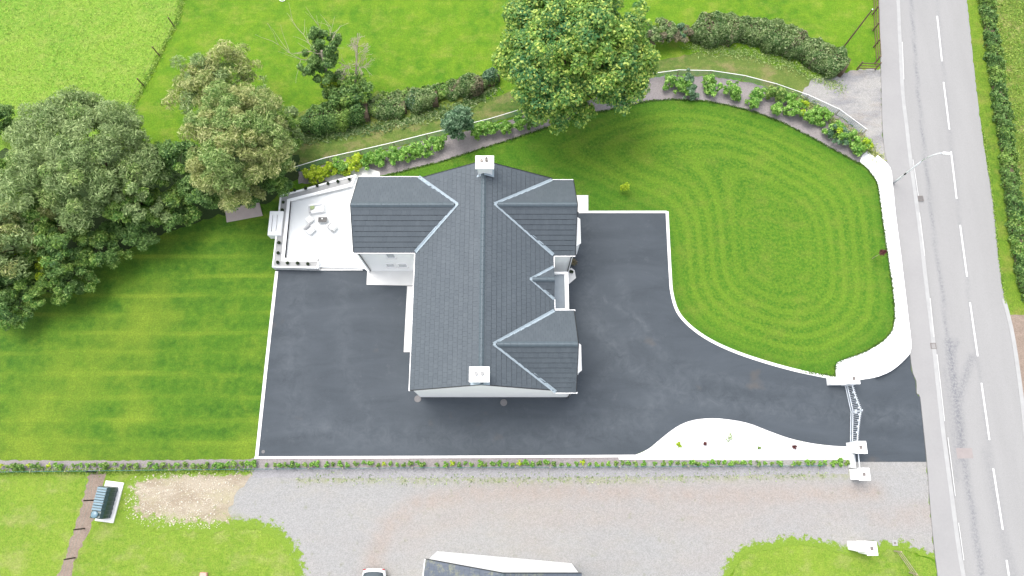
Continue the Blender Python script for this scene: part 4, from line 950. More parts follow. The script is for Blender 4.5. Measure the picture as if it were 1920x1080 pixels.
# ================================================================ BOUNDARY WALL, PILLARS, GATES
wall_line = smooth_line(pl(OUTER[1:-1]), 3)
o = sheet('roadside_wall', strip_poly(wall_line, 0.24, 0.0), 0.5, M['white'], skirt=0.5, kind=None)
tag(o, 'low white rendered wall curving along the pavement round the front lawn', 'wall')
def pillar(x0, x1, y0, y1, h, label):
    e = empty('gate_pillar', ((x0 + x1) / 2, (y0 + y1) / 2, 0), label, 'gate pillar', 'white gate pillars by the road')
    MB().box(x0 + 0.05, x1 - 0.05, y0 + 0.05, y1 - 0.05, 0, h - 0.1).build('shaft', M['white'], e)
    cp = MB(); xm, ym_ = (x0 + x1) / 2 , (y0 + y1) / 2; r = 0.135
    for bxs in ((x0, x1, y0, ym_ - r), (x0, x1, ym_ + r, y1), (x0, xm - r, ym_ - r, ym_ + r), (xm + r, x1, ym_ - r, ym_ + r)): cp.box(*bxs, h - 0.1, h)
    cp.build('cap', M['white'], e)
    MB().box(xm - r, xm + r, ym_ - r, ym_ + r, h - 0.1, h - 0.085).build('cap_recess', M['grate'], e)
pillar(25.80, 26.64, 7.04, 7.88, 1.5, 'white square gate pillar at the lawn side of the gates')
pillar(25.58, 26.45, 1.87, 2.78, 1.5, 'white square gate pillar beside the pebble bed, lower end of the gates')
pillar(25.57, 26.40, -0.06, 0.84, 1.5, 'white square pillar on the gravel yard just below the gates')
pillar(25.42, 26.18, -5.22, -4.28, 1.5, 'white square pillar standing alone at the bottom right grass corner')
def lowwall(x0, x1, y0, y1, h, label):
    o = MB().box(x0, x1, y0, y1, 0, h).build('wall_stub', M['white'], None, origin=((x0 + x1) / 2, (y0 + y1) / 2, 0), bevel=0.01); tag(o, label, 'wall')
lowwall(24.75, 25.83, 7.12, 7.7, 0.7, 'short low white wall joining the upper gate pillar to the pebble margin')
lowwall(25.60, 25.86, 0.88, 1.88, 0.55, 'short low white wall between the two lower gate pillars')
lowwall(24.75, 25.58, -4.95, -4.35, 1.25, 'short white wall butting against the lone pillar at the grass corner')
rl_ = MB(); rl_.obox((26.0, 0.84, 0.9), (26.05, 1.88, 0.9), 0.05, 0.05); rl_.obox((26.0, 0.84, 0.3), (26.05, 1.88, 0.3), 0.05, 0.05)
o = rl_.build('side_rail', M['gate'], None, origin=(26.02, 1.3, 0)); tag(o, 'pale double rail between the two lower gate pillars', 'rail')
bar_me = {}
def gate_leaf(a_, b_, h0, h1, label):
    """a_: hinge end, b_: meeting end; h0/h1 top rail heights"""
    a_ = Vector((*a_, 0)); b_ = Vector((*b_, 0)); e = empty('gate_leaf', a_, label, 'gate', 'driveway gates')
    d = b_ - a_; Ln = d.length; d.normalize()
    top = lambda t_: h0 + (h1 - h0) * t_ ** 1.5
    for z in (0.1, 0.42): MB().obox(a_ + Vector((0, 0, z)), b_ + Vector((0, 0, z)), 0.045, 0.045).build('bottom_rail' if z < 0.2 else 'middle_rail', M['gate'], e)
    tp = MB()
    for i in range(8):
        t0, t1 = i / 8, (i + 1) / 8; tp.obox(a_ + d * Ln * t0 + Vector((0, 0, top(t0))), a_ + d * Ln * t1 + Vector((0, 0, top(t1))), 0.05, 0.05)
    tp.build('top_rail', M['gate'], e)
    for t_ in (0.0, 1.0):
        p = a_ + d * Ln * t_; MB().obox(p + Vector((0, 0, 0.05)), p + Vector((0, 0, top(t_) + (0.05 if t_ == 0 else 0.25))), 0.06, 0.06).build('stile', M['gate'], e)
    n = 15
    for i in range(1, n):
        t_ = i / n; p = a_ + d * Ln * t_; hh = top(t_) + 0.14
        key = round(hh, 2)
        if key not in bar_me:
            mb = MB(); mb.tube([(0, 0, 0), (0, 0, hh - 0.1), (0, 0, hh - 0.09), (0, 0, hh - 0.05), (0, 0, hh)], [0.014, 0.014, 0.028, 0.026, 0.003], 6)
            me = bpy.data.meshes.new('bar'); me.from_pydata(mb.v, [], mb.f); me.materials.append(M['gate']); bar_me[key] = me
        ob = bpy.data.objects.new('bar', bar_me[key]); COL.objects.link(ob); ob.parent = e; ob.location = p - a_ + Vector((0, 0, 0.1))
    if 'dog' not in bar_me:
        mb = MB().tube([(0, 0, 0), (0, 0, 0.34)], 0.012, 5); me = bpy.data.meshes.new('dog_bar'); me.from_pydata(mb.v, [], mb.f); me.materials.append(M['gate']); bar_me['dog'] = me
    for i in range(n):
        p = a_ + d * Ln * (i + 0.5) / n; ob = bpy.data.objects.new('short_bar', bar_me['dog']); COL.objects.link(ob); ob.parent = e; ob.location = p - a_ + Vector((0, 0, 0.1))
    MB().box(b_.x - 0.06, b_.x + 0.06, b_.y - 0.1, b_.y + 0.1, 0.75, 0.95).build('latch_box', M['gate'], e)
    for s_ in (0.3, 0.5, 0.7, 0.9):      # small scroll ornaments under the top rail
        p = a_ + d * Ln * s_; MB().lathe((p.x, p.y, top(s_) - 0.2), [(0.05, 0), (0.06, 0.02), (0.05, 0.04)], 8).build('scroll', M['gate'], e)
gate_leaf((26.16, 7.05), (26.33, 5.06), 1.15, 1.62, 'upper leaf of the pale ornamental driveway gates, hinged on the lawn side pillar')
gate_leaf((25.97, 2.80), (26.30, 4.98), 1.15, 1.62, 'lower leaf of the pale ornamental driveway gates, hinged by the pebble bed')

# ================================================================ STREET LAMP
lx, ly = P2(1673, 345); lamp = empty('street_lamp', (lx, ly, 0), 'slender grey street lamp on the pavement reaching over the road', 'street lamp')
MB().tube([(lx, ly, 0.1), (lx, ly, 1.4), (lx, ly, 1.45), (lx, ly, 4.3)], [0.085, 0.085, 0.06, 0.05], 10).build('column', M['steel'], lamp, smooth=True)
MB().lathe((lx, ly, 1.85), [(0.06, 0), (0.075, 0.02), (0.075, 0.3), (0.06, 0.32)], 10).build('dark_collar', M['black'], lamp)
tp_ = Vector(P(1766, 287, 5.6)); c0 = Vector((lx, ly, 4.3))
arc = [c0, c0 + Vector((0.03, 0, 0.5)), c0.lerp(tp_, 0.35) + Vector((0, 0, 0.55)), c0.lerp(tp_, 0.7) + Vector((0, 0, 0.33)), tp_]
MB().tube(smooth_line([tuple(v) for v in arc], 4), 0.042, 8).build('arm', M['steel'], lamp, smooth=True)
hd = Vector(P(1774, 287.5, 5.6)); d_ = (hd - tp_); d_.z = 0; d_.normalize()
hb = MB().obox(hd - d_ * 0.28, hd + d_ * 0.28, 0.2, 0.1).build('lamp_head', M['upvc'], lamp, bevel=0.03)
MB().obox(hd - d_ * 0.2 - Vector((0, 0, 0.066)), hd + d_ * 0.22 - Vector((0, 0, 0.066)), 0.14, 0.03).build('lens', M['paleglass'], lamp)
for (px, py, lb) in ((1725, 373, 'rusty iron road gully grate beside the kerb near the street lamp'), (1748.5, 649, 'grey iron road gully grate beside the kerb level with the wall bend')):
    x, y, _ = P(px, py); o = empty('gully_grate', (x, y, 0.1), lb, 'drain grate', 'gully grates by the kerb')
    fr = MB(); fr.box(x - .22, x + .22, y - .24, y - .2, 0.101, 0.125); fr.box(x - .22, x + .22, y + .2, y + .24, 0.101, 0.125); fr.box(x - .22, x - .18, y - .2, y + .2, 0.101, 0.125); fr.box(x + .18, x + .22, y - .2, y + .2, 0.101, 0.125); fr.build('frame', M['grate'], o)
    for i in range(5): MB().box(x - .178, x + .178, y - .17 + i * .08, y - .14 + i * .08, 0.101, 0.12).build('bar', M['grate'], o)
x, y, _ = P(1677, 1018); o = empty('meter_cover', (x, y, 0.06), 'small square pale meter cover in the gravel above the grass corner', 'meter cover')
MB().box(x - .19, x + .19, y - .19, y + .19, 0.03, 0.085).build('surround', M['kerb'], o); MB().box(x - .08, x + .08, y - .08, y + .08, 0.087, 0.1).build('lid', M['grate'], o)
x, y, _ = P(494, 847); o = MB().lathe((x, y, Z['tarmac']), [(0.13, 0), (0.13, 0.015), (0.1, 0.02)], 14).build('drain_cover', M['cover'], None, origin=(x, y, Z['tarmac'])); tag(o, 'tiny round drain cover at the bottom left corner of the tarmac', 'drain cover')

# ================================================================ FENCES
def post_mesh(h, r, m, name='post', seg=6, square=False):
    mb = MB()
    if square: mb.box(-r, r, -r, r, 0, h)
    else: mb.tube([(0, 0, 0), (0, 0, h)], r, seg)
    me = bpy.data.meshes.new(name); me.from_pydata(mb.v, [], mb.f); me.materials.append(m); return me
def resample(pts, step):
    out = [tuple(pts[0])]; acc = 0
    for a_, b_ in zip(pts[:-1], pts[1:]):
        a_ = np.array(a_); b_ = np.array(b_); L = np.linalg.norm(b_ - a_); p = step - acc
        while p <= L: out.append(tuple(a_ + (b_ - a_) * p / L)); p += step
        acc = (acc + L) % step
    return out
def fence(name, label, pts, step, h, r, pm, rails, rm, rw_=0.03, rh=0.03, net=None, cat='fence', offset=(0, 0), square=False, lean=0.03, railname='rail'):
    o = empty(name, (*pts[0], 0), label, cat)
    ps = resample(pts, step)
    me = post_mesh(h, r, pm, square=square)
    for p in ps:
        ob = bpy.data.objects.new('post', me); COL.objects.link(ob); ob.parent = o; ob.location = (p[0] - pts[0][0], p[1] - pts[0][1], 0)
        ob.rotation_euler = (random.uniform(-lean, lean), random.uniform(-lean, lean), random.uniform(0, 1) if not square else 0)
    for z in rails:
        mb = MB()
        for a_, b_ in zip(ps[:-1], ps[1:]):
            if rw_ > 0.06:
                MB().obox((a_[0] + offset[0], a_[1] + offset[1], z), (b_[0] + offset[0], b_[1] + offset[1], z), rw_ * 0.3, rh).build(railname, rm, o)
            else: mb.obox((a_[0] + offset[0], a_[1] + offset[1], z), (b_[0] + offset[0], b_[1] + offset[1], z), rw_, rh)
        if mb.f: mb.build(railname, rm, o)
    if net:
        z0, z1, nm = net; nb = MB()
        for a_, b_ in zip(ps[:-1], ps[1:]):
            L = math.hypot(b_[0] - a_[0], b_[1] - a_[1]); n = max(1, int(L / 0.16))
            for i in range(n):
                t_ = (i + 0.5) / n; x_ = a_[0] + (b_[0] - a_[0]) * t_; y_ = a_[1] + (b_[1] - a_[1]) * t_; nb.obox((x_, y_, z0), (x_, y_, z1), 0.012, 0.012)
            for z in np.linspace(z0, z1, 6): nb.obox((*a_, z), (*b_, z), 0.012, 0.012)
        tag(nb.build('netting', nm, o), kind='stuff')
    return o
fence('wire_fence', 'long low post and green netting fence along the bottom hedge plants', pl([(-60, 886), (480, 879.5), (800, 877), (1190, 875.5), (1585, 873)]), 2.6, 0.75, 0.04, M['paletimber'], [0.7, 0.4], M['mesh'], 0.02, 0.02, net=(0.1, 0.68, M['mesh']))
fence('meadow_fence', 'old post and wire fence between the rough meadow and the mown field', pl([(356, -60), (334, 34), (301, 101), (267, 167), (232, 232)]), 3.25, 1.25, 0.055, M['timber'], [1.1, 0.7], M['timber'], 0.008, 0.008, lean=0.05)
white_pts = [(556, 322), (640, 297), (702, 286), (785, 264), (832, 254), (902, 235), (947, 226), (978, 214), (1040, 196), (1120, 172), (1197, 152), (1250, 141), (1335, 143), (1415, 156), (1500, 184), (1578, 220), (1640, 271)]
fence('white_tape_fence', 'white topped netting fence curving behind the shrub border and lane', pl(white_pts), 2.9, 0.85, 0.035, M['paletimber'], [0.86], M['upvc'], 0.04, 0.04, net=(0.08, 0.82, M['mesh']))
fence('soil_strip_fence', 'dark post and wire fence along the bare soil strip by the oil tank', pl([(180, 885), (176, 942), (155, 1001), (131, 1077), (108, 1160)]), 2.05, 1.3, 0.05, M['darktimber'], [1.2, 0.8, 0.4], M['mesh'], 0.006, 0.006, lean=0.02)
tf = fence('timber_rail_fence', 'brown timber post and three rail fence beside the pavement at the top', pl([(1633, -60), (1636, 60), (1640, 129)]), 1.75, 1.15, 0.05, M['timber'], [0.3, 0.66, 1.04], M['timber'], 0.09, 0.10, offset=(0.06, 0), square=True)
fence('timber_rail_fence', 'short timber rail fence closing the gap between clipped hedge and pavement', pl([(1640, 131), (1597, 130)]), 1.6, 1.15, 0.05, M['timber'], [0.3, 0.66, 1.04], M['timber'], 0.09, 0.10, offset=(0, -0.06), square=True)
fence('timber_rail_fence', 'pale timber rail fence slanting across the bottom right grass corner', pl([(1676, 1033), (1697, 1062), (1722, 1100), (1760, 1160)]), 1.7, 1.0, 0.045, M['paletimber'], [0.35, 0.62, 0.92], M['paletimber'], 0.09, 0.08, offset=(0.05, 0), square=True)
# utility pole by the clipped hedge
x, y, _ = P(1582, 88); o = empty('utility_pole', (x, y, 0), 'leaning grey timber pole rising behind the right end of the clipped hedge', 'pole')
MB().tube([(x, y, 0), (x, y, 5.1)], [0.075, 0.06], 8).build('shaft', M['timber'], o); MB().tube([(x, y, 5.1), (x, y, 5.14)], [0.075, 0.05], 8).build('cap', M['steel'], o)
# pinkish box at the frame edge, ring on the field
x, y, _ = P(381.5, 1082); o = MB().prism(pl([(376, 1073), (388, 1074), (387, 1093), (374, 1092)], 0.2), 0, 0.3).build('wooden_crate', M['pink'], None, origin=(x, y, 0)); tag(o, 'small salmon pink box on the bright lawn at the bottom edge', 'box')
x, y, _ = P(530, -2); mb = MB(); ring = [(x + 0.3 * math.cos(a_), y + 0.3 * math.sin(a_), 0.06) for a_ in np.linspace(0, 2 * PI, 25)]; mb.tube(ring, 0.035, 6); o = mb.build('hoop', M['upvc'], None, origin=(x, y, 0)); tag(o, 'small pale hoop lying on the field at the top edge', 'hoop')
# ================================================================ OIL TANK
ang = -0.12; tx, ty = -30.25, -1.60
ca, sa = math.cos(ang), math.sin(ang); loc = lambda a_, b_: (tx + ca * a_ - sa * b_, ty + sa * a_ + ca * b_)
o = MB().prism([loc(a_, b_) for a_, b_ in ((-0.62, -1.42), (0.78, -1.42), (0.78, 1.48), (-0.62, 1.48))], 0, 0.12).build('tank_plinth', M['edging'], None, origin=(tx, ty, 0), bevel=0.01); tag(o, 'white rectangular concrete plinth under the dark green oil tank', 'plinth')
tank = empty('oil_tank', (tx, ty, 0.12), 'dark green ribbed plastic oil tank on a white concrete plinth', 'oil tank')
mb = MB(); prof = [(-0.5, 0.12), (0.5, 0.12), (0.53, 0.5), (0.5, 1.1), (0.36, 1.28), (-0.36, 1.34), (-0.5, 1.1), (-0.53, 0.5)]
ys = np.linspace(-1.12, 1.12, 29)
for i, yy in enumerate(ys):
    k = 1.0 if (i % 4) in (0, 1) else 0.93
    if i in (0, 28): k = 0.9
    for (a_, z_) in prof:
        X_, Y_ = loc(a_ * k, yy); mb.v.append((X_, Y_, 0.12 + (z_ - 0.12) * (0.985 if k < 1 else 1)))
n = len(prof)
for i in range(28):
    for j in range(n): mb.f.append((i * n + j, i * n + (j + 1) % n, (i + 1) * n + (j + 1) % n, (i + 1) * n + j))
mb.f.append(tuple(range(n))[::-1]); mb.f.append(tuple(range(28 * n, 29 * n)))
mb.build('tank_body', M['tank'], tank, bevel=0.015)
for i in range(9):
    y0_ = -0.55 + i * 0.185
    MB().extr([(*loc(-0.37, y0_), 1.325), (*loc(0.33, y0_), 1.30), (*loc(0.33, y0_ + 0.13), 1.30), (*loc(-0.37, y0_ + 0.13), 1.325)], (0, 0, 0.05)).build('lid_rib', M['tanktop'], tank, bevel=0.012)
x_, y_ = loc(-0.05, -0.85); cap_ = MB().lathe((x_, y_, 1.3), [(0.25, 0), (0.25, 0.06), (0.2, 0.1), (0.05, 0.12)], 20).build('filler_cap', M['tanktop'], tank, smooth=True)
# ================================================================ NEIGHBOUR'S HOUSE (bottom edge)
NL, NR_ = Vector((-5.5, -5.0, 0)), Vector((4.38, -5.83, 0)); dn = (NR_ - NL); Wn = dn.length; dn.normalize(); sn_ = Vector((dn.y, -dn.x, 0)) ; sn_ = sn_ if sn_.y < 0 else -sn_
LN = 11.0; zr_n = 9.4
nh = empty('neighbour_house', NL + dn * Wn / 2 + sn_ * 5, 'white gabled house with blue grey slates cut off by the bottom edge', 'house')
pts = [NL, NR_, NR_ + Vector((0, 0, 5.9)), NL + dn * Wn / 2 + Vector((0, 0, zr_n - 0.12)), NL + Vector((0, 0, 5.9))]
MB().extr([tuple(p + sn_ * 0.06) for p in pts], tuple(sn_ * LN)).build('wall', M['white'], nh)
pn = []
for sgn in (-1, 1):
    o_ = (NL if sgn < 0 else NR_) + dn * sgn * 0.1 + Vector((0, 0, 5.97)); top_ = NL + dn * Wn / 2 + Vector((0, 0, zr_n))
    U = (top_ - o_); L = U.length; U.normalize(); pn.append((o_, sn_.copy(), U, [(0, 0), (LN + 0.2, 0), (LN + 0.2, L), (0, L)], L))
dk = MB()
for (o_, W_, U, poly, L) in pn:
    n_ = W_.cross(U); n_ = n_ if n_.z > 0 else -n_
    dk.extr([tuple(o_ + W_ * p[0] + U * p[1]) for p in poly], tuple(-n_ * 0.05))
nroof = dk.build('roof', M['underlay'], nh)
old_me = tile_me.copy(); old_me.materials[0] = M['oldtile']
lay_tiles(pn, nroof, M['oldtile'], old_me, 200, name='roof_slate')
MB().obox(pn[0][0] + Vector((0, 0, -0.02)) - sn_ * 0.03, top_ + Vector((0, 0, -0.02)) - sn_ * 0.03, 0.04, 0.12).build('verge_trim', M['black'], nh)
MB().obox(pn[1][0] + Vector((0, 0, -0.02)) - sn_ * 0.03, top_ + Vector((0, 0, -0.02)) - sn_ * 0.03, 0.04, 0.12).build('verge_trim', M['black'], nh)
MB().obox(NL + dn * -0.16 + Vector((0, 0, 5.9)), NL + dn * -0.16 + sn_ * LN + Vector((0, 0, 5.9)), 0.11, 0.08).build('gutter', M['upvc'], nh)
ridge_run(top_ + Vector((0, 0, 0.08)), top_ + sn_ * LN + Vector((0, 0, 0.08)), nroof)
# ================================================================ CAR
cx, cy = -9.95, -6.15      # nose towards +y, roof towards the bottom edge
car = empty('parked_car', (cx, cy - 2.0, 0), 'white car parked on the gravel left of the white gable at the bottom edge', 'car')
st = [  # y from tail, half width, z bottom, z shoulder, half width at top, z top
    (0.00, 0.62, 0.35, 0.62, 0.50, 0.70), (-0.12, 0.80, 0.25, 0.72, 0.66, 0.86), (-0.45, 0.88, 0.2, 0.82, 0.70, 0.95), (-0.95, 0.90, 0.2, 0.86, 0.68, 1.02),
    (-1.5, 0.90, 0.2, 0.88, 0.66, 1.06), (-3.2, 0.90, 0.2, 0.88, 0.66, 1.04), (-3.75, 0.88, 0.22, 0.82, 0.66, 0.94), (-4.1, 0.80, 0.26, 0.74, 0.62, 0.86), (-4.25, 0.62, 0.35, 0.6, 0.5, 0.7)]
mb = MB()
for (yy, hw_, zb, zs, ht, zt_) in st:
    ring = [(-hw_ * .9, zb), (-hw_, (zb + zs) / 2), (-hw_ * .98, zs), (-ht, zt_), (0, zt_ + .03), (ht, zt_), (hw_ * .98, zs), (hw_, (zb + zs) / 2), (hw_ * .9, zb)]
    for a_, z_ in ring: mb.v.append((cx + a_, cy + yy, z_))
n = 9
for i in range(len(st) - 1):
    for j in range(n): mb.f.append((i * n + j, (i + 1) * n + j, (i + 1) * n + (j + 1) % n, i * n + (j + 1) % n))
mb.f.append(tuple(range(n))); mb.f.append(tuple(range((len(st) - 1) * n, len(st) * n))[::-1])
bd = mb.build('body', M['carwhite'], car, smooth=True); sb = bd.modifiers.new('s', 'SUBSURF'); sb.levels = sb.render_levels = 2
def car_shell(name, sec, m, lv=2):
    mb = MB()
    for (yy, hw_, z_, h2, z2) in sec:
        for a_, zz in [(-hw_, z_), (-h2, z2), (-h2 * .5, z2 + .03), (h2 * .5, z2 + .03), (h2, z2), (hw_, z_)]: mb.v.append((cx + a_, cy + yy, zz))
    for i in range(len(sec) - 1):
        for j in range(5): mb.f.append((i * 6 + j, (i + 1) * 6 + j, (i + 1) * 6 + j + 1, i * 6 + j + 1))
    mb.f.append(tuple(range(6))); mb.f.append(tuple(range((len(sec) - 1) * 6, len(sec) * 6))[::-1])
    o = mb.build(name, m, car, smooth=True); s_ = o.modifiers.new('s', 'SUBSURF'); s_.levels = s_.render_levels = lv; return o
car_shell('cabin_glass', [(-0.20, 0.62, 0.84, 0.50, 0.93), (-0.34, 0.74, 0.9, 0.56, 1.05), (-0.80, 0.77, 0.98, 0.58, 1.36), (-1.3, 0.78, 1.0, 0.60, 1.41), (-2.3, 0.78, 1.0, 0.60, 1.41), (-3.1, 0.76, 1.0, 0.56, 1.12), (-3.35, 0.7, 0.95, 0.5, 1.02)], M['glass'])
car_shell('roof_panel', [(-0.62, 0.585, 1.34, 0.40, 1.395), (-0.85, 0.64, 1.36, 0.45, 1.46), (-1.4, 0.66, 1.38, 0.46, 1.475), (-2.1, 0.65, 1.37, 0.45, 1.46), (-2.4, 0.60, 1.34, 0.40, 1.42)], M['carwhite'])
for sx in (-1, 1):
    for yy in (-0.85, -3.4):
        mw = MB(); mw.tube([(cx + sx * 0.72, cy + yy, 0.31), (cx + sx * 0.9, cy + yy, 0.31)], 0.31, 18); whl = mw.build('wheel', M['rubber'], car); MB().tube([(cx + sx * 0.905, cy + yy, 0.31), (cx + sx * 0.915, cy + yy, 0.31)], 0.2, 14).build('rim', M['steel'], whl)
    MB().box(cx + sx * 0.95 - .08, cx + sx * 0.95 + .08, cy - 2.75, cy - 2.6, 0.95, 1.07).build('mirror', M['carwhite'], car, bevel=0.03)
    MB().box(cx + sx * 0.68 - .1, cx + sx * 0.68 + .1, cy - 0.12, cy - 0.04, 0.62, 0.78).build('tail_light', M['redlamp'], car, bevel=0.02)
    MB().box(cx + sx * 0.62 - .12, cx + sx * 0.62 + .12, cy - 4.22, cy - 4.15, 0.58, 0.7).build('headlight', M['paleglass'], car, bevel=0.02)

# ================================================================ VEGETATION
def crown_sets(rg, cen, rad, ncl, crad, per, size, asp=1.4, low=0.25, thick=0.45, uneven=0.22, jit=0.6, lobes=0):
    """leaf clumps spread through an uneven crown"""
    cen = np.array(cen); rad = np.array(rad); sets = []
    ph = rg.uniform(0, 6.28, 6)
    lb = []
    for i in range(lobes):
        t_ = (i + 0.5) / lobes; zz = 1 - t_ * (1 + min(low, 0.6)); a_ = i * 2.39996 + rg.uniform(-0.4, 0.4); q = math.sqrt(max(0, 1 - zz * zz))
        d = np.array((q * math.cos(a_), q * math.sin(a_), zz)); lb.append((cen + d * rad * rg.uniform(0.52, 0.82), rg.uniform(0.26, 0.42)))
    for i in range(ncl):
        if lobes and i % 8:
            lc, lr = lb[rg.randint(lobes)]; d = rg.normal(size=3); d /= np.linalg.norm(d)
            if d[2] < -0.2: d[2] = -d[2]
            if d @ ((lc - cen) / rad) < -0.25: d = -d; d[2] = abs(d[2])
            cr = crad * rg.uniform(0.55, 1.25); c_ = lc + d * rad * lr * rg.uniform(0.75, 1.05)
            sets.append(unit_leaves(int(per * (cr / crad) ** 2), rg, c_, np.array((cr, cr, cr * 0.8)), size, 0.45, up=0.35, aspect=asp, jit=jit)); continue
        d = rg.normal(size=3); d /= np.linalg.norm(d)
        if d[2] < -low: d[2] = -d[2] * 0.6
        az = math.atan2(d[1], d[0])
        un = 1 + uneven * (0.5 * math.sin(2 * az + ph[0]) + 0.4 * math.sin(3 * az + ph[1]) + 0.5 * math.sin(5 * az + ph[2] + 2 * d[2]) + 0.3 * math.sin(4 * d[2] + ph[3]))
        r = (1 - thick) + thick * rg.uniform() ** 0.6
        cr = crad * rg.uniform(0.6, 1.35)
        c_ = cen + d * rad * r * un
        k = int(per * (cr / crad) ** 2)
        sets.append(unit_leaves(k, rg, c_, np.array((cr, cr, cr * 0.8)), size, 0.45, up=0.35, aspect=asp, jit=jit))
    return sets
def plant(name, label, cat, base, cen, rad, mats, seed, ncl=60, crad=0.7, per=120, size=0.2, asp=1.4, trunk=0.15, group=None, low=0.25, thick=0.5, uneven=0.22, bark='bark', limbs=6, drop=0.0, jit=0.6, lobes=0):
    rg = np.random.RandomState(seed); e = empty(name, base, label, cat, group)
    for i, (mt, share) in enumerate(mats):
        n = max(1, int(ncl * share))
        leaf_mesh('crown' if 'tree' in name else 'foliage', crown_sets(rg, cen, rad, n, crad, per, size, asp, low, thick, uneven, jit, lobes), M[mt], e, base, rg, drop)
    tk = MB(); b = np.array(base, float); c_ = np.array(cen, float); mid = b + (c_ - b) * 0.5
    tk.tube([tuple(b), tuple(mid + rg.normal(size=3) * 0.1 * trunk), tuple(c_)], [trunk, trunk * 0.75, trunk * 0.35], 7)
    for i in range(limbs):
        d = rg.normal(size=3); d /= np.linalg.norm(d); d[2] = abs(d[2]) * 0.6
        s0 = b + (c_ - b) * rg.uniform(0.35, 0.8); e0 = c_ + d * np.array(rad) * 0.8; m0 = (s0 + e0) / 2 + np.array((0, 0, 0.1)) * np.array(rad)
        tk.tube([tuple(s0), tuple(m0), tuple(e0)], [trunk * 0.4, trunk * 0.25, trunk * 0.08], 5)
    tk.build('trunk', M[bark], e)
    return e
def at_px(px, py, z): return np.array(P(px, py, z))
def tree_px(name, label, cat, px, py, rpx, zc, mats, seed, zrad=None, ellip=(1, 1), shift=(0, 0), **kw):
    c_ = at_px(px, py, zc); k = ppm(c_[1], zc); R = rpx / k
    rad = (R * ellip[0], R * ellip[1], zrad or zc * 0.8)
    base = (c_[0] + shift[0], c_[1] + shift[1], 0)
    return plant(name, label, cat, base, tuple(c_), rad, mats, seed, **kw)
# the big maple
tree_px('maple_tree', 'very large round leafy green tree with yellow green patches behind the house', 'tree', 1073, 108, 128, 6.8, [('lf_big', 1.0)], 21, zrad=5.2, ncl=620, crad=0.72, per=170, size=0.19, asp=1.3, lobes=24, trunk=0.38, low=0.55, thick=0.42, uneven=0.22, limbs=14)
# the willows
tree_px('willow_tree', 'broad silvery grey green willow tree, largest on the left edge', 'tree', 160, 303, 130, 5.2, [('lf_willow', 0.85), ('lf_olive', 0.15)], 22, zrad=3.6, ellip=(1.0, 0.95), ncl=460, crad=0.7, per=190, size=0.14, lobes=20, asp=2.2, trunk=0.3, low=0.4, uneven=0.16, limbs=12, jit=0.9)
tree_px('willow_tree', 'tan tipped olive willow tree between the field and the patio', 'tree', 452, 268, 102, 5.4, [('lf_tan', 0.5), ('lf_olive', 0.5)], 23, zrad=3.6, ellip=(0.95, 1.05), ncl=360, crad=0.62, per=190, size=0.14, lobes=17, asp=2.2, trunk=0.26, low=0.4, uneven=0.2, limbs=12, jit=0.9)
tree_px('willow_tree', 'lower tan willow branch crown leaning over the mown field', 'tree', 408, 165, 72, 4.2, [('lf_tan', 0.6), ('lf_willow', 0.4)], 24, zrad=2.4, ellip=(1.05, 0.9), ncl=110, crad=0.6, per=130, size=0.16, asp=2.2, trunk=0.14, uneven=0.35, jit=0.9)
tree_px('willow_tree', 'grey green willow at the left edge above the lawn shrubs', 'tree', 10, 455, 60, 4.6, [('lf_willow', 0.6), ('lf_tan', 0.4)], 25, zrad=2.6, ncl=90, crad=0.65, per=140, size=0.16, asp=2.2, trunk=0.16, jit=0.9)
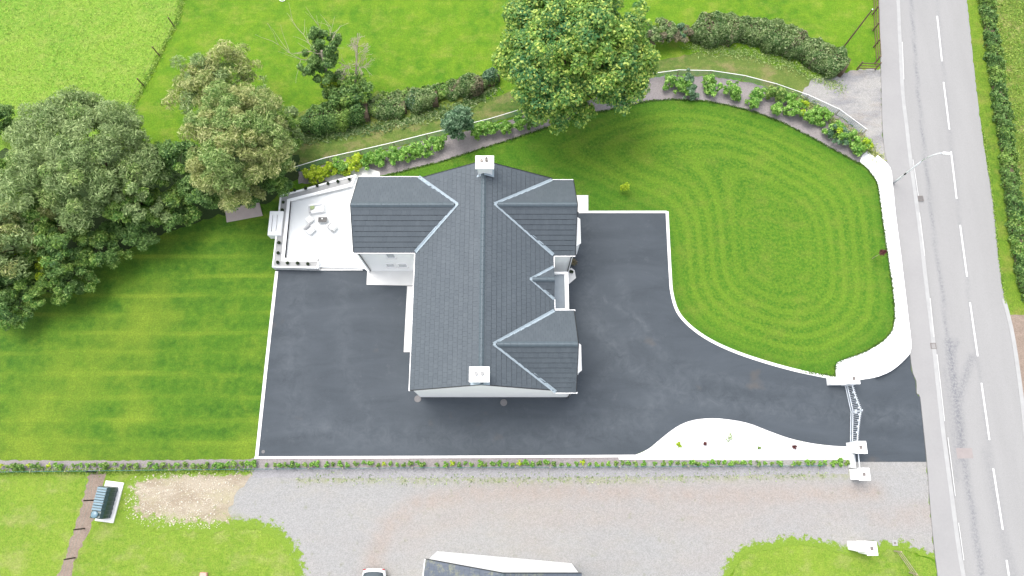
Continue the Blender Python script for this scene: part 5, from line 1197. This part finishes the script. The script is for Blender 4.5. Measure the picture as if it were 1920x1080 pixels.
belt = [  # px, py, rpx, zc, mats, label
    (262, 372, 62, 3.6, [('lf_willow', .5), ('lf_mid', .5)], 'grey green bushy tree between the two big willows'),
    (330, 305, 42, 3.0, [('lf_dark', 1)], 'dark green bushy tree in the gap between the two big willows'),
    (385, 352, 46, 2.9, [('lf_dark', .8), ('lf_mid', .2)], 'dark green bush below the tan willow'),
    (322, 392, 42, 2.2, [('lf_mid', .6), ('lf_dark', .4)], 'mid green bush at the lawn edge left of the pinkish slab'),
    (258, 425, 46, 2.1, [('lf_dark', 1)], 'blackish green bush at the lawn edge under the largest willow'),
    (195, 462, 44, 2.0, [('lf_dark', .5), ('lf_mid', .5)], 'dark leafy bush on the curved upper lawn edge'),
    (128, 470, 52, 2.8, [('lf_dark', .6), ('lf_mid', .4)], 'bushy dark tree below the largest willow'),
    (60, 398, 48, 3.2, [('lf_mid', 1)], 'bright green bushy tree at the far left below the willow'),
    (142, 515, 42, 1.8, [('lf_dark', .7), ('lf_mid', .3)], 'green thicket bush at the rear lawn edge, middle of the curve'),
    (85, 535, 44, 1.9, [('lf_mid', .8), ('lf_ylw', .06)], 'yellowish green bush low on the rear lawn edge'),
    (28, 520, 46, 2.2, [('lf_dark', 1)], 'dark bush in the lower left of the tree belt'),
    (20, 572, 44, 1.7, [('lf_dark', .5), ('lf_mid', .5)], 'green bush where the tree belt meets the left picture edge'),
    (100, 425, 36, 3.0, [('lf_mid', .7), ('lf_tan', .3)], 'olive bushy tree between far left willow and largest willow'),
    (15, 340, 46, 3.2, [('lf_mid', .8), ('lf_dark', .2)], 'green bushy tree half cut by the left edge above the willow'),
    (8, 225, 26, 1.4, [('lf_dark', 1)], 'small dark bush in the meadow at the left edge'),
    (535, 250, 38, 2.4, [('lf_willow', .5), ('lf_mid', .5)], 'olive bush where the lane hedge meets the tan willow'),
    (515, 335, 34, 1.9, [('lf_mid', .5), ('lf_dark', .5)], 'green bush tight against the patio planter corner'),
    (455, 352, 38, 2.4, [('lf_dark', .6), ('lf_tan', .4)], 'olive dark bush hanging over the pinkish slab'),
    (-30, 480, 60, 3.6, [('lf_dark', .6), ('lf_mid', .4)], 'dark tree mostly outside the left edge'),
    (72, 470, 30, 2.6, [('lf_mid', .8), ('lf_ylw', .1)], 'lime tinted bush beside the far left willow'),
]
for i, (px, py, r, zc, mats, lb) in enumerate(belt):
    nm = 'bushy_tree' if zc > 2.5 else 'bush'
    tree_px(nm, lb, 'tree' if zc > 2.5 else 'bush', px, py, r, zc, mats, 40 + i, zrad=zc * 0.85, ncl=int(r * 2.1), crad=0.42, per=130, size=0.145, asp=1.6, lobes=7, trunk=0.07, uneven=0.3, low=0.5, jit=0.8)
# hedges
def hedge(label, path, wid, h, mats, seed, dens=420, size=0.13, name='hedge', cat='hedge', group=None, lump=0.12, crown_round=0.7, core='lf_hedge'):
    rg = np.random.RandomState(seed); pts = smooth_line(path, 8); A = np.array(pts); sg_ = np.linalg.norm(np.diff(A, axis=0), axis=1); cum = np.concatenate([[0], np.cumsum(sg_)]); L = cum[-1]
    base = (A[len(A) // 2][0], A[len(A) // 2][1], 0); e = empty(name, base, label, cat, group)
    n = int(L * (wid + 2 * h) * dens); s_ = rg.uniform(0, L, n); k = np.clip(np.searchsorted(cum, s_) - 1, 0, len(A) - 2)
    f = ((s_ - cum[k]) / (sg_[k] + 1e-9))[:, None]; c_ = A[k] * (1 - f) + A[k + 1] * f; d = (A[k + 1] - A[k]) / (sg_[k][:, None] + 1e-9); nn = np.stack([-d[:, 1], d[:, 0]], 1)
    ph = rg.uniform(0, 6, 4); W = wid / 2 * (1 + 0.16 * np.sin(s_ * 1.1 + ph[0]) + 0.10 * np.sin(s_ * 3.1 + ph[1])); H = h * (1 + 0.10 * np.sin(s_ * 0.9 + ph[2]) + 0.06 * np.sin(s_ * 2.7 + ph[3]))
    ends = np.minimum(1, np.sqrt(np.clip(np.minimum(s_, L - s_) / (wid * 0.55), 0, 1)) + 0.12); W = W * ends; H = H * (0.55 + 0.45 * ends)
    th = rg.uniform(-0.15, PI + 0.15, n); pw = crown_round
    ct, st_ = np.cos(th), np.sin(th); ux = np.sign(ct) * np.abs(ct) ** pw; uz = np.sign(st_) * np.abs(st_) ** pw
    rr = 1 - 0.25 * rg.uniform(size=n) ** 2 + lump * (np.sin(s_ * 5 + th * 3 + ph[0]) * 0.5 + np.sin(s_ * 9 - th * 5 + ph[1]) * 0.3)
    off = W * ux * rr; z = np.maximum(0.02, H * 0.12 + H * 0.88 * uz * rr)
    p = np.column_stack([c_ + nn * off[:, None], z]); nr = np.column_stack([nn * (ct * 1.0)[:, None], st_ + 0.2]) + rg.normal(size=(n, 3)) * 0.6
    sz = size * rg.uniform(0.6, 1.4, n); sel = rg.uniform(size=n); patch = np.sin(s_ * 0.8 + ph[2]) * 0.5 + np.sin(s_ * 2.3 + th + ph[1]) * 0.5
    lo = 0.0; tot = sum(m_[1] for m_ in mats); key = np.clip((patch + 1) / 2 * 0.75 + sel * 0.25, 0, 0.999)
    for mt, sh in mats:
        ok = (key >= lo) & (key < lo + sh / tot); lo += sh / tot
        if ok.sum() > 10: leaf_mesh('foliage', [(p[ok], nr[ok], sz[ok], 1.3)], M[mt], e, base, rg)
    # woody inside that keeps the hedge dense
    cb = MB(); q = pts[::4] + [pts[-1]]; kk = len(q)
    V0 = []
    for i, pt in enumerate(q):
        dd = np.array(q[min(i + 1, kk - 1)]) - np.array(q[max(i - 1, 0)]); dd = dd / (np.linalg.norm(dd) + 1e-9); n2 = np.array((-dd[1], dd[0])); sc_ = 0.25 if i in (0, kk - 1) else 0.62
        for (a_, z_) in ((-1, 0.03), (-1, 0.45), (-0.6, 0.72), (0.6, 0.72), (1, 0.45), (1, 0.03)): cb.v.append((pt[0] + n2[0] * a_ * wid / 2 * sc_, pt[1] + n2[1] * a_ * wid / 2 * sc_, z_ * h * (0.5 if sc_ < 0.3 else 1)))
    for i in range(kk - 1):
        for j in range(5): cb.f.append((i * 6 + j, (i + 1) * 6 + j, (i + 1) * 6 + j + 1, i * 6 + j + 1))
    cb.build('twigs', M['bark'], e)
    return e
def hp(pts, z): return [P2(a_, b_, z) for a_, b_ in pts]
hedge('long clipped dark green hedge curving from the big tree to the timber fence', hp([(1296, 60), (1350, 50), (1420, 54), (1480, 74), (1530, 96), (1590, 122)], 0.9), 2.6, 1.6, [('lf_hedge', .85), ('lf_brown', .15)], 61, dens=330)
tree_px('bush', 'brownish rounded bush between the big tree and the clipped hedge', 'bush', 1240, 62, 26, 1.1, [('lf_hedge', .6), ('lf_brown', .4)], 62, zrad=1.0, ncl=44, crad=0.36, per=120, size=0.13, trunk=0.04, low=0.5)
tree_px('bush', 'small pale bush touching the left end of the clipped hedge', 'bush', 1277, 65, 17, 0.9, [('lf_blue', .5), ('lf_brown', .5)], 63, zrad=0.8, ncl=24, crad=0.32, per=110, size=0.12, trunk=0.03, low=0.5)
hedge('untrimmed dark hedge along the lane left of the ivy clad dead tree', hp([(560, 232), (600, 222), (650, 212), (690, 206)], 0.8), 2.3, 1.6, [('lf_dark', .7), ('lf_mid', .3)], 64, dens=300)
hedge('olive low hedge stretch below the bare tree along the lane', hp([(690, 205), (730, 203), (760, 198)], 0.5), 1.7, 1.1, [('lf_hedge', .6), ('lf_mid', .4)], 65)
hedge('low olive scrub filling the lane bank between the rounded clumps', hp([(690, 196), (740, 188), (800, 176), (860, 165), (925, 150)], 0.3), 1.5, 0.7, [('lf_hedge', .5), ('lf_mid', .3), ('lf_brown', .2)], 75, lump=0.3)
hedge('rounded dark hedge clump in the middle of the lane bank', hp([(760, 188), (790, 184), (820, 181)], 0.8), 1.9, 1.5, [('lf_hedge', .6), ('lf_blue', .4)], 66)
hedge('rounded brownish green hedge clump just left of the big tree', hp([(855, 162), (880, 158), (905, 155)], 0.8), 1.8, 1.4, [('lf_hedge', .7), ('lf_brown', .3)], 67)
hedge('thin bluish bush beside the big tree trunk', hp([(905, 148), (935, 140)], 0.5), 1.4, 1.2, [('lf_blue', .7), ('lf_mid', .3)], 68, name='bush', cat='bush')
hedge('long roadside hedge along the right edge of the picture', hp([(1848, -50), (1851, 0), (1862, 80), (1874, 170), (1889, 270), (1900, 370), (1910, 440), (1925, 530), (1950, 570)], 0.5), 1.0, 1.0, [('lf_dark', .6), ('lf_mid', .4)], 69, dens=300, lump=0.35)
# ivy clad dead tree and the bare tree
def branches(mb, a_, d, L, r, depth, rg, spread=0.6):
    a_ = np.array(a_, float); d = np.array(d, float); d /= np.linalg.norm(d); pts = [tuple(a_)]; p = a_.copy(); rad = [r]
    for i in range(4):
        d = d + rg.normal(size=3) * 0.16; d /= np.linalg.norm(d); p = p + d * L / 4; pts.append(tuple(p)); rad.append(r * (1 - 0.2 * (i + 1)))
        if depth > 0 and i > 0:
            for _ in range(2):
                dd = d + rg.normal(size=3) * spread; branches(mb, p, dd, L * rg.uniform(0.4, 0.65), r * 0.5, depth - 1, rg, spread)
    mb.tube(pts, [max(x_, 0.008) for x_ in rad], 5)
rg = np.random.RandomState(5)
bx_, by_, _ = P(622, 185); e = empty('ivy_clad_tree', (bx_, by_, 0), 'dead tree smothered in dark ivy with pale bare branches above the lane hedge', 'tree')
mb = MB(); topc = np.array(P(603, 95, 5.2)); mb.tube([(bx_, by_, 0), tuple((np.array((bx_, by_, 0)) + topc) / 2), tuple(topc)], [0.22, 0.17, 0.1], 8); mb.build('trunk', M['palebark'], e)
for (ex, ey, ez) in ((545, 68, 5.0), (515, 125, 4.2), (650, 75, 5.5), (570, 60, 6.0), (560, 95, 5.0), (630, 60, 6.0), (575, 120, 4.0)):
    mb = MB(); s0 = topc - np.array((0, 0, rg.uniform(0.3, 1.6))); t0 = np.array(P(ex, ey, ez)); branches(mb, s0, t0 - s0, np.linalg.norm(t0 - s0), 0.04, 1, rg, 0.45); mb.build('bare_branch', M['palebark'], e)
iv = []
for (ix, iy, iz, r_) in ((600, 70, 5.6, 0.8), (607, 85, 5.0, 1.0), (590, 100, 4.6, 0.85), (612, 105, 4.4, 0.9), (595, 125, 3.8, 0.9), (608, 145, 3.0, 0.7), (612, 165, 1.8, 0.6), (618, 180, 0.8, 0.6), (625, 80, 5.2, 0.6), (575, 128, 4.0, 0.6)):
    c_ = np.array(P(ix, iy, iz)); iv += crown_sets(rg, c_, (r_, r_, r_ * 1.0), 9, r_ * 0.42, 130, 0.15, 1.3, low=1.0)
leaf_mesh('ivy', iv, M['lf_dark'], e, (bx_, by_, 0), rg)
bx_, by_, _ = P(665, 190); e = empty('bare_tree', (bx_, by_, 0), 'leafless pale branched tree right of the ivy clad one', 'tree')
mb = MB(); t2 = np.array(P(671, 62, 6.0)); b0 = np.array((bx_, by_, 0.0)); mb.tube([tuple(b0), tuple((b0 + t2) / 2), tuple(t2)], [0.14, 0.09, 0.02], 7)
for i in range(16):
    t_ = rg.uniform(0.35, 0.9); s0 = b0 + (t2 - b0) * t_; a_ = rg.uniform(0, 6.28); branches(mb, s0, (math.cos(a_), math.sin(a_), 0.5), 1.6 * (1.2 - t_), 0.035, 2, rg, 0.5)
mb.build('trunk', M['palebark'], e)
tree_px('bush', 'yellow tinged ivy bush at the foot of the ivy clad tree', 'bush', 622, 158, 17, 2.0, [('lf_ylw', .5), ('lf_mid', .5)], 71, zrad=1.0, ncl=18, crad=0.4, per=110, size=0.15, trunk=0.04)
tree_px('bush', 'green ivy bush under the bare tree in the lane hedge', 'bush', 655, 172, 34, 1.7, [('lf_mid', .5), ('lf_dark', .5)], 72, zrad=1.5, ncl=50, crad=0.45, per=120, size=0.16, trunk=0.05)
# shrub border behind the house: yellow then green
sh = [(582, 330, 13, 'y'), (600, 325, 15, 'y'), (620, 320, 15, 'y'), (640, 314, 13, 'g'), (655, 311, 14, 'y'), (672, 304, 14, 'y'), (690, 303, 13, 'g'), (708, 297, 15, 'g'), (722, 298, 17, 'g'), (742, 293, 14, 'g'), (760, 288, 16, 'g'), (778, 283, 13, 'g'), (793, 281, 15, 'g'), (812, 273, 14, 'g'), (826, 267, 11, 'g'), (892, 246, 12, 'g'), (910, 243, 13, 'g'), (930, 243, 14, 'g'), (948, 240, 11, 'g'), (975, 230, 12, 'g'), (992, 226, 12, 'd')]
oc = {'y': 0, 'g': 0, 'd': 0}
words = ['first', 'second', 'third', 'fourth', 'fifth', 'sixth', 'seventh', 'eighth', 'ninth', 'tenth', 'eleventh', 'twelfth', 'thirteenth', 'fourteenth', 'fifteenth', 'sixteenth', 'seventeenth']
for i, (px, py, r, k) in enumerate(sh):
    mt = {'y': [('lf_ylw', 1)], 'g': [('lf_laurel', 1)], 'd': [('lf_dark', 1)]}[k]; colr = {'y': 'yellow green', 'g': 'fresh green', 'd': 'dark green'}[k]
    tree_px('border_shrub', '%s shrub in gravel border behind house, %s of its colour from patio' % (colr, words[oc[k]]), 'shrub', px, py, r, 0.6, mt, 100 + i, zrad=0.6, ncl=20, crad=0.22, per=42, size=0.15, asp=1.5, trunk=0.03, group='shrubs in the gravel border', uneven=0.3, low=0.6, limbs=3); oc[k] += 1
tree_px('conifer_tree', 'bluish green upright young tree standing in the gravel border behind the house', 'tree', 860, 232, 25, 2.4, [('lf_blue', 1)], 130, zrad=1.9, ellip=(0.95, 0.95), ncl=75, crad=0.42, per=130, size=0.14, asp=1.6, trunk=0.08, low=0.8, uneven=0.18)
sh2 = [(1256, 152, 12, 'g'), (1275, 160, 14, 'g'), (1292, 148, 13, 'b'), (1294, 172, 13, 'b'), (1330, 152, 10, 'g'), (1336, 168, 13, 'g'), (1374, 170, 14, 'g'), (1380, 177, 9, 'g'), (1412, 190, 12, 'g'), (1422, 178, 13, 'g'), (1445, 176, 8, 'd'), (1460, 180, 9, 'd'), (1454, 205, 9, 'g'), (1478, 190, 12, 'g'), (1486, 208, 15, 'g'), (1502, 200, 15, 'y'), (1515, 218, 15, 'g'), (1530, 212, 16, 'g'), (1545, 218, 15, 'g'), (1556, 246, 13, 'b'), (1572, 240, 14, 'y'), (1580, 258, 15, 'b'), (1596, 262, 13, 'g'), (1608, 278, 13, 'g'), (1622, 272, 10, 'y')]
for i, (px, py, r, k) in enumerate(sh2):
    mt = {'y': [('lf_ylw', .4), ('lf_laurel', .6)], 'g': [('lf_laurel', 1)], 'd': [('lf_mid', 1)], 'b': [('lf_blue', .6), ('lf_laurel', .4)]}[k]
    colr = {'y': 'yellow tipped', 'g': 'fresh green', 'd': 'small olive', 'b': 'bluish green'}[k]
    kk = sum(1 for q in sh2[:i] if q[3] == k)
    tree_px('border_shrub', '%s shrub in curved lawn border, %s of its look from big tree' % (colr, words[kk]), 'shrub', px, py, r, 0.6, mt, 140 + i, zrad=0.65, ncl=20, crad=0.22, per=42, size=0.15, asp=1.5, trunk=0.03, group='shrubs in the curved gravel bed', uneven=0.35, low=0.6, limbs=3)
# low laurel row along the bottom boundary
protos = []
for v in range(6):
    rg = np.random.RandomState(200 + v); R = 0.17 + 0.02 * (v % 3)
    e = empty('hedging_plant', (0, 0, 0), 'young hedging plant in the long row along the bottom boundary', 'hedge plant', 'young hedging plants along the bottom boundary')
    leaf_mesh('foliage', crown_sets(rg, (0, 0, 0.22), (R * .85, R * .85, 0.17), 7, 0.09, 16, 0.10, 1.5, low=0.9), M['lf_laurel' if v % 3 else 'lf_mid'] if v != 4 else M['lf_ylw'], e, (0, 0, 0), rg)
    protos.append(e)
used = set(); rr_ = random.Random(8)
xpx = 4.0
while xpx < 1588:
    t_ = xpx / 1588; yb = 874 - 3 * min(1, xpx / 480) - 3.0 * max(0, (xpx - 480) / 1108) + rr_.uniform(-2, 2)
    big = 1.15 if xpx < 480 else (1.3 if xpx > 1570 else 1.0)
    if rr_.random() < 0.05: xpx += 13; continue
    v = rr_.choice([0, 1, 2, 3, 3, 4 if rr_.random() < .4 else 1, 5]); p = protos[v]
    if v in used:
        e = p.copy(); COL.objects.link(e)
        for c_ in list(p.children): k = c_.copy(); COL.objects.link(k); k.parent = e
    else: e = p; used.add(v)
    x_, y_, _ = P(xpx, yb, 0.2); e.location = (x_, y_, Z['bed']); s_ = big * rr_.uniform(0.75, 1.25); e.scale = (s_, s_, s_); e.rotation_euler = (0, 0, rr_.uniform(0, 6))
    e['label'] = ('young hedging plant in the row between gravel strip and rear lawn fence' if xpx < 480 else 'young hedging plant in the row below the white edged tarmac' if xpx < 1190 else 'young hedging plant in the row below the white pebble bed')
    xpx += rr_.uniform(10.5, 15) if xpx > 480 else rr_.uniform(9, 16)
for v, p in enumerate(protos):
    if v not in used:
        for c_ in list(p.children): bpy.data.objects.remove(c_)
        bpy.data.objects.remove(p)
# single small plants
def small(name, label, px, py, R, h, mt, seed, cat='plant', asp=1.5, n=12, per=18, size=0.09, z=0.085):
    x_, y_, _ = P(px, py, h * 0.5); return plant(name, label, cat, (x_, y_, z), (x_, y_, z + h * 0.6), (R, R, h * 0.45), [(mt, 1)], seed, ncl=n, crad=R * 0.45, per=per, size=size, asp=asp, trunk=0.015, limbs=2, low=0.8)
small('yellow_shrub', 'small yellow green shrub at the left of the white pebble bed', 1273, 834, 0.16, 0.3, 'lf_ylw', 301)
small('red_shrub', 'dark red cone shaped shrub left of the centre of the pebble bed', 1321, 833, 0.11, 0.35, 'lf_red', 302)
small('airy_shrub', 'airy sparse grey green shrub in the middle of the pebble bed', 1367, 820, 0.30, 0.3, 'lf_willow', 303, n=10, per=8, size=0.08)
small('green_shrub', 'tiny green shrub right of the centre of the pebble bed', 1423, 840, 0.09, 0.2, 'lf_mid', 304, n=6)
small('red_shrub', 'dark red cone shaped shrub nearest the gate in the pebble bed', 1489, 838, 0.12, 0.4, 'lf_red', 305)
small('spiky_plant', 'small brownish spiky plant by the house path near the porch', 1074, 493, 0.16, 0.35, 'lf_brown', 306, asp=3.2, size=0.16, z=0.1)
small('potted_ball', 'small dark round plant on the path beside the porch', 1071, 510, 0.12, 0.25, 'lf_box', 307, z=0.1)
small('sapling_tree', 'small yellowish sapling standing alone on the front lawn near the house', 1172, 352, 0.36, 1.2, 'lf_ylw', 308, cat='tree', n=18, per=16, size=0.13, z=0.06)
x_, y_, _ = P(1637, 484); e = plant('red_sapling_tree', 'small dark red sapling leaning by a pale stake at the right of the front lawn', 'tree', (x_, y_, 0.06), (x_ + 0.05, y_ + 0.03, 1.35), (0.24, 0.24, 0.3), [('lf_red', 1)], 309, ncl=14, crad=0.12, per=16, size=0.11, trunk=0.018, limbs=3, bark='palebark')
MB().tube([(x_ - 0.1, y_ - 0.05, 0.06), (x_ - 0.1, y_ - 0.05, 0.8)], 0.022, 5).build('stake', M['paletimber'], e)
# ---------------------------------------------------------------- ground cover one could not count
def tufts(name, poly, n, h, m, seed, z=0.02, wid=0.05):
    rg = np.random.RandomState(seed); A = np.array(poly); lo, hi = A.min(0), A.max(0); X = rg.uniform(lo[0], hi[0], n * 2); Y = rg.uniform(lo[1], hi[1], n * 2); ok = inside(poly, X, Y); X = X[ok][:n]; Y = Y[ok][:n]
    k = len(X); cl = rg.normal(size=(k, 3)) * np.array((1, 1, 0.35)); sz = h * rg.uniform(0.5, 1.5, k)
    nr = np.column_stack([rg.normal(size=k), rg.normal(size=k), np.abs(rg.normal(size=k)) * 0.9 + 1.0])
    o = leaf_mesh(name, [(np.column_stack([X, Y, z + sz * 0.25]), nr, sz, 2.0)], m, None, (0, 0, 0), rg); tag(o, kind='stuff'); return o
tufts('meadow_grass', pl([(-60, -60), (352, -60), (318, 62), (250, 195), (215, 240), (-60, 300)]), 12000, 0.08, M['tuft'], 1)
tufts('bank_grass', pl([(1856, -60), (2000, -60), (2000, 540), (1930, 540), (1905, 370), (1880, 150)]), 9000, 0.12, M['tuft'], 2, z=0.03)
def edge_tufts(name, line, n, wd, h, m, seed, z):
    rg = np.random.RandomState(seed); A = np.array(line); sg_ = np.linalg.norm(np.diff(A, axis=0), axis=1); cum = np.concatenate([[0], np.cumsum(sg_)]); s_ = rg.uniform(0, cum[-1], n); k = np.clip(np.searchsorted(cum, s_) - 1, 0, len(A) - 2)
    f = ((s_ - cum[k]) / (sg_[k] + 1e-9))[:, None]; p = A[k] * (1 - f) + A[k + 1] * f + rg.normal(size=(n, 2)) * wd; sz = h * rg.uniform(0.5, 1.5, n)
    nr = np.column_stack([rg.normal(size=n), rg.normal(size=n), np.abs(rg.normal(size=n)) + 1.0]); o = leaf_mesh(name, [(np.column_stack([p, z + sz * 0.2]), nr, sz, 1.8)], m, None, (0, 0, 0), rg); tag(o, kind='stuff')
edge_tufts('lawn_fringe', pl([(715, 333), (770, 318), (830, 303), (900, 280), (960, 262), (1015, 243), (1100, 215), (1160, 203)] + LAWN_FRONT[:23]), 5200, 0.05, 0.09, M['tuftdark'], 5, 0.06)
edge_tufts('verge_fringe', pl([(1842, 240), (1862, 377), (1873, 487), (1885, 570)]), 900, 0.04, 0.09, M['tuft'], 6, 0.03)
edge_tufts('fence_line_grass', pl([(352, -60), (334, 34), (301, 101), (267, 167), (232, 232)]), 2000, 0.14, 0.11, M['tuft'], 7, 0.02)
edge_tufts('boundary_weeds', pl([(-60, 884), (200, 883), (474, 880)]), 1800, 0.14, 0.10, M['tuft'], 8, 0.04)
edge_tufts('yard_weeds', pl([(560, 897), (800, 898), (1190, 896), (1400, 892), (1560, 890)]), 800, 0.22, 0.09, M['lf_willow'], 9, 0.05)
edge_tufts('bank_weeds', pl([(560, 262), (660, 247), (760, 228), (860, 203), (930, 165)]), 2600, 0.3, 0.16, M['lf_hedge'], 10, 0.04)
edge_tufts('hedge_foot_weeds', pl([(1290, 88), (1400, 100), (1480, 122), (1540, 150), (1580, 165)]), 2600, 0.35, 0.10, M['lf_olive'], 12, 0.04)
edge_tufts('border_weeds', pl([(1490, 182), (1530, 205), (1570, 235), (1615, 262), (1650, 300)]), 1800, 0.28, 0.12, M['lf_tan'], 13, 0.06)
# loose stones on the dirt patch
rg = np.random.RandomState(4); sp_ = pl([(238, 905), (300, 890), (455, 886), (435, 905), (412, 930), (400, 960), (425, 985), (330, 992), (250, 975)]); A = np.array(sp_); mb = MB()
X = rg.uniform(A[:, 0].min(), A[:, 0].max(), 2600); Y = rg.uniform(A[:, 1].min(), A[:, 1].max(), 2600); ok = inside(sp_, X + rg.normal(size=2600) * 0.35, Y + rg.normal(size=2600) * 0.35)
for x_, y_ in zip(X[ok], Y[ok]):
    r_ = 0.02 + 0.055 * rg.uniform() ** 4; n = len(mb.v); a0 = rg.uniform(0, 6)
    for j in range(5): a_ = a0 + j * 1.256; q_ = r_ * rg.uniform(0.7, 1.2); mb.v.append((x_ + q_ * math.cos(a_), y_ + q_ * math.sin(a_), 0.03))
    for j in range(5): v_ = mb.v[n + j]; mb.v.append((x_ + (v_[0] - x_) * .6, y_ + (v_[1] - y_) * .6, 0.04 + r_ * .8))
    mb.f.append(tuple(range(n + 5, n + 10)))
    for j in range(5): mb.f.append((n + j, n + (j + 1) % 5, n + 5 + (j + 1) % 5, n + 5 + j))
tag(mb.build('loose_stones', M['stone']), kind='stuff')
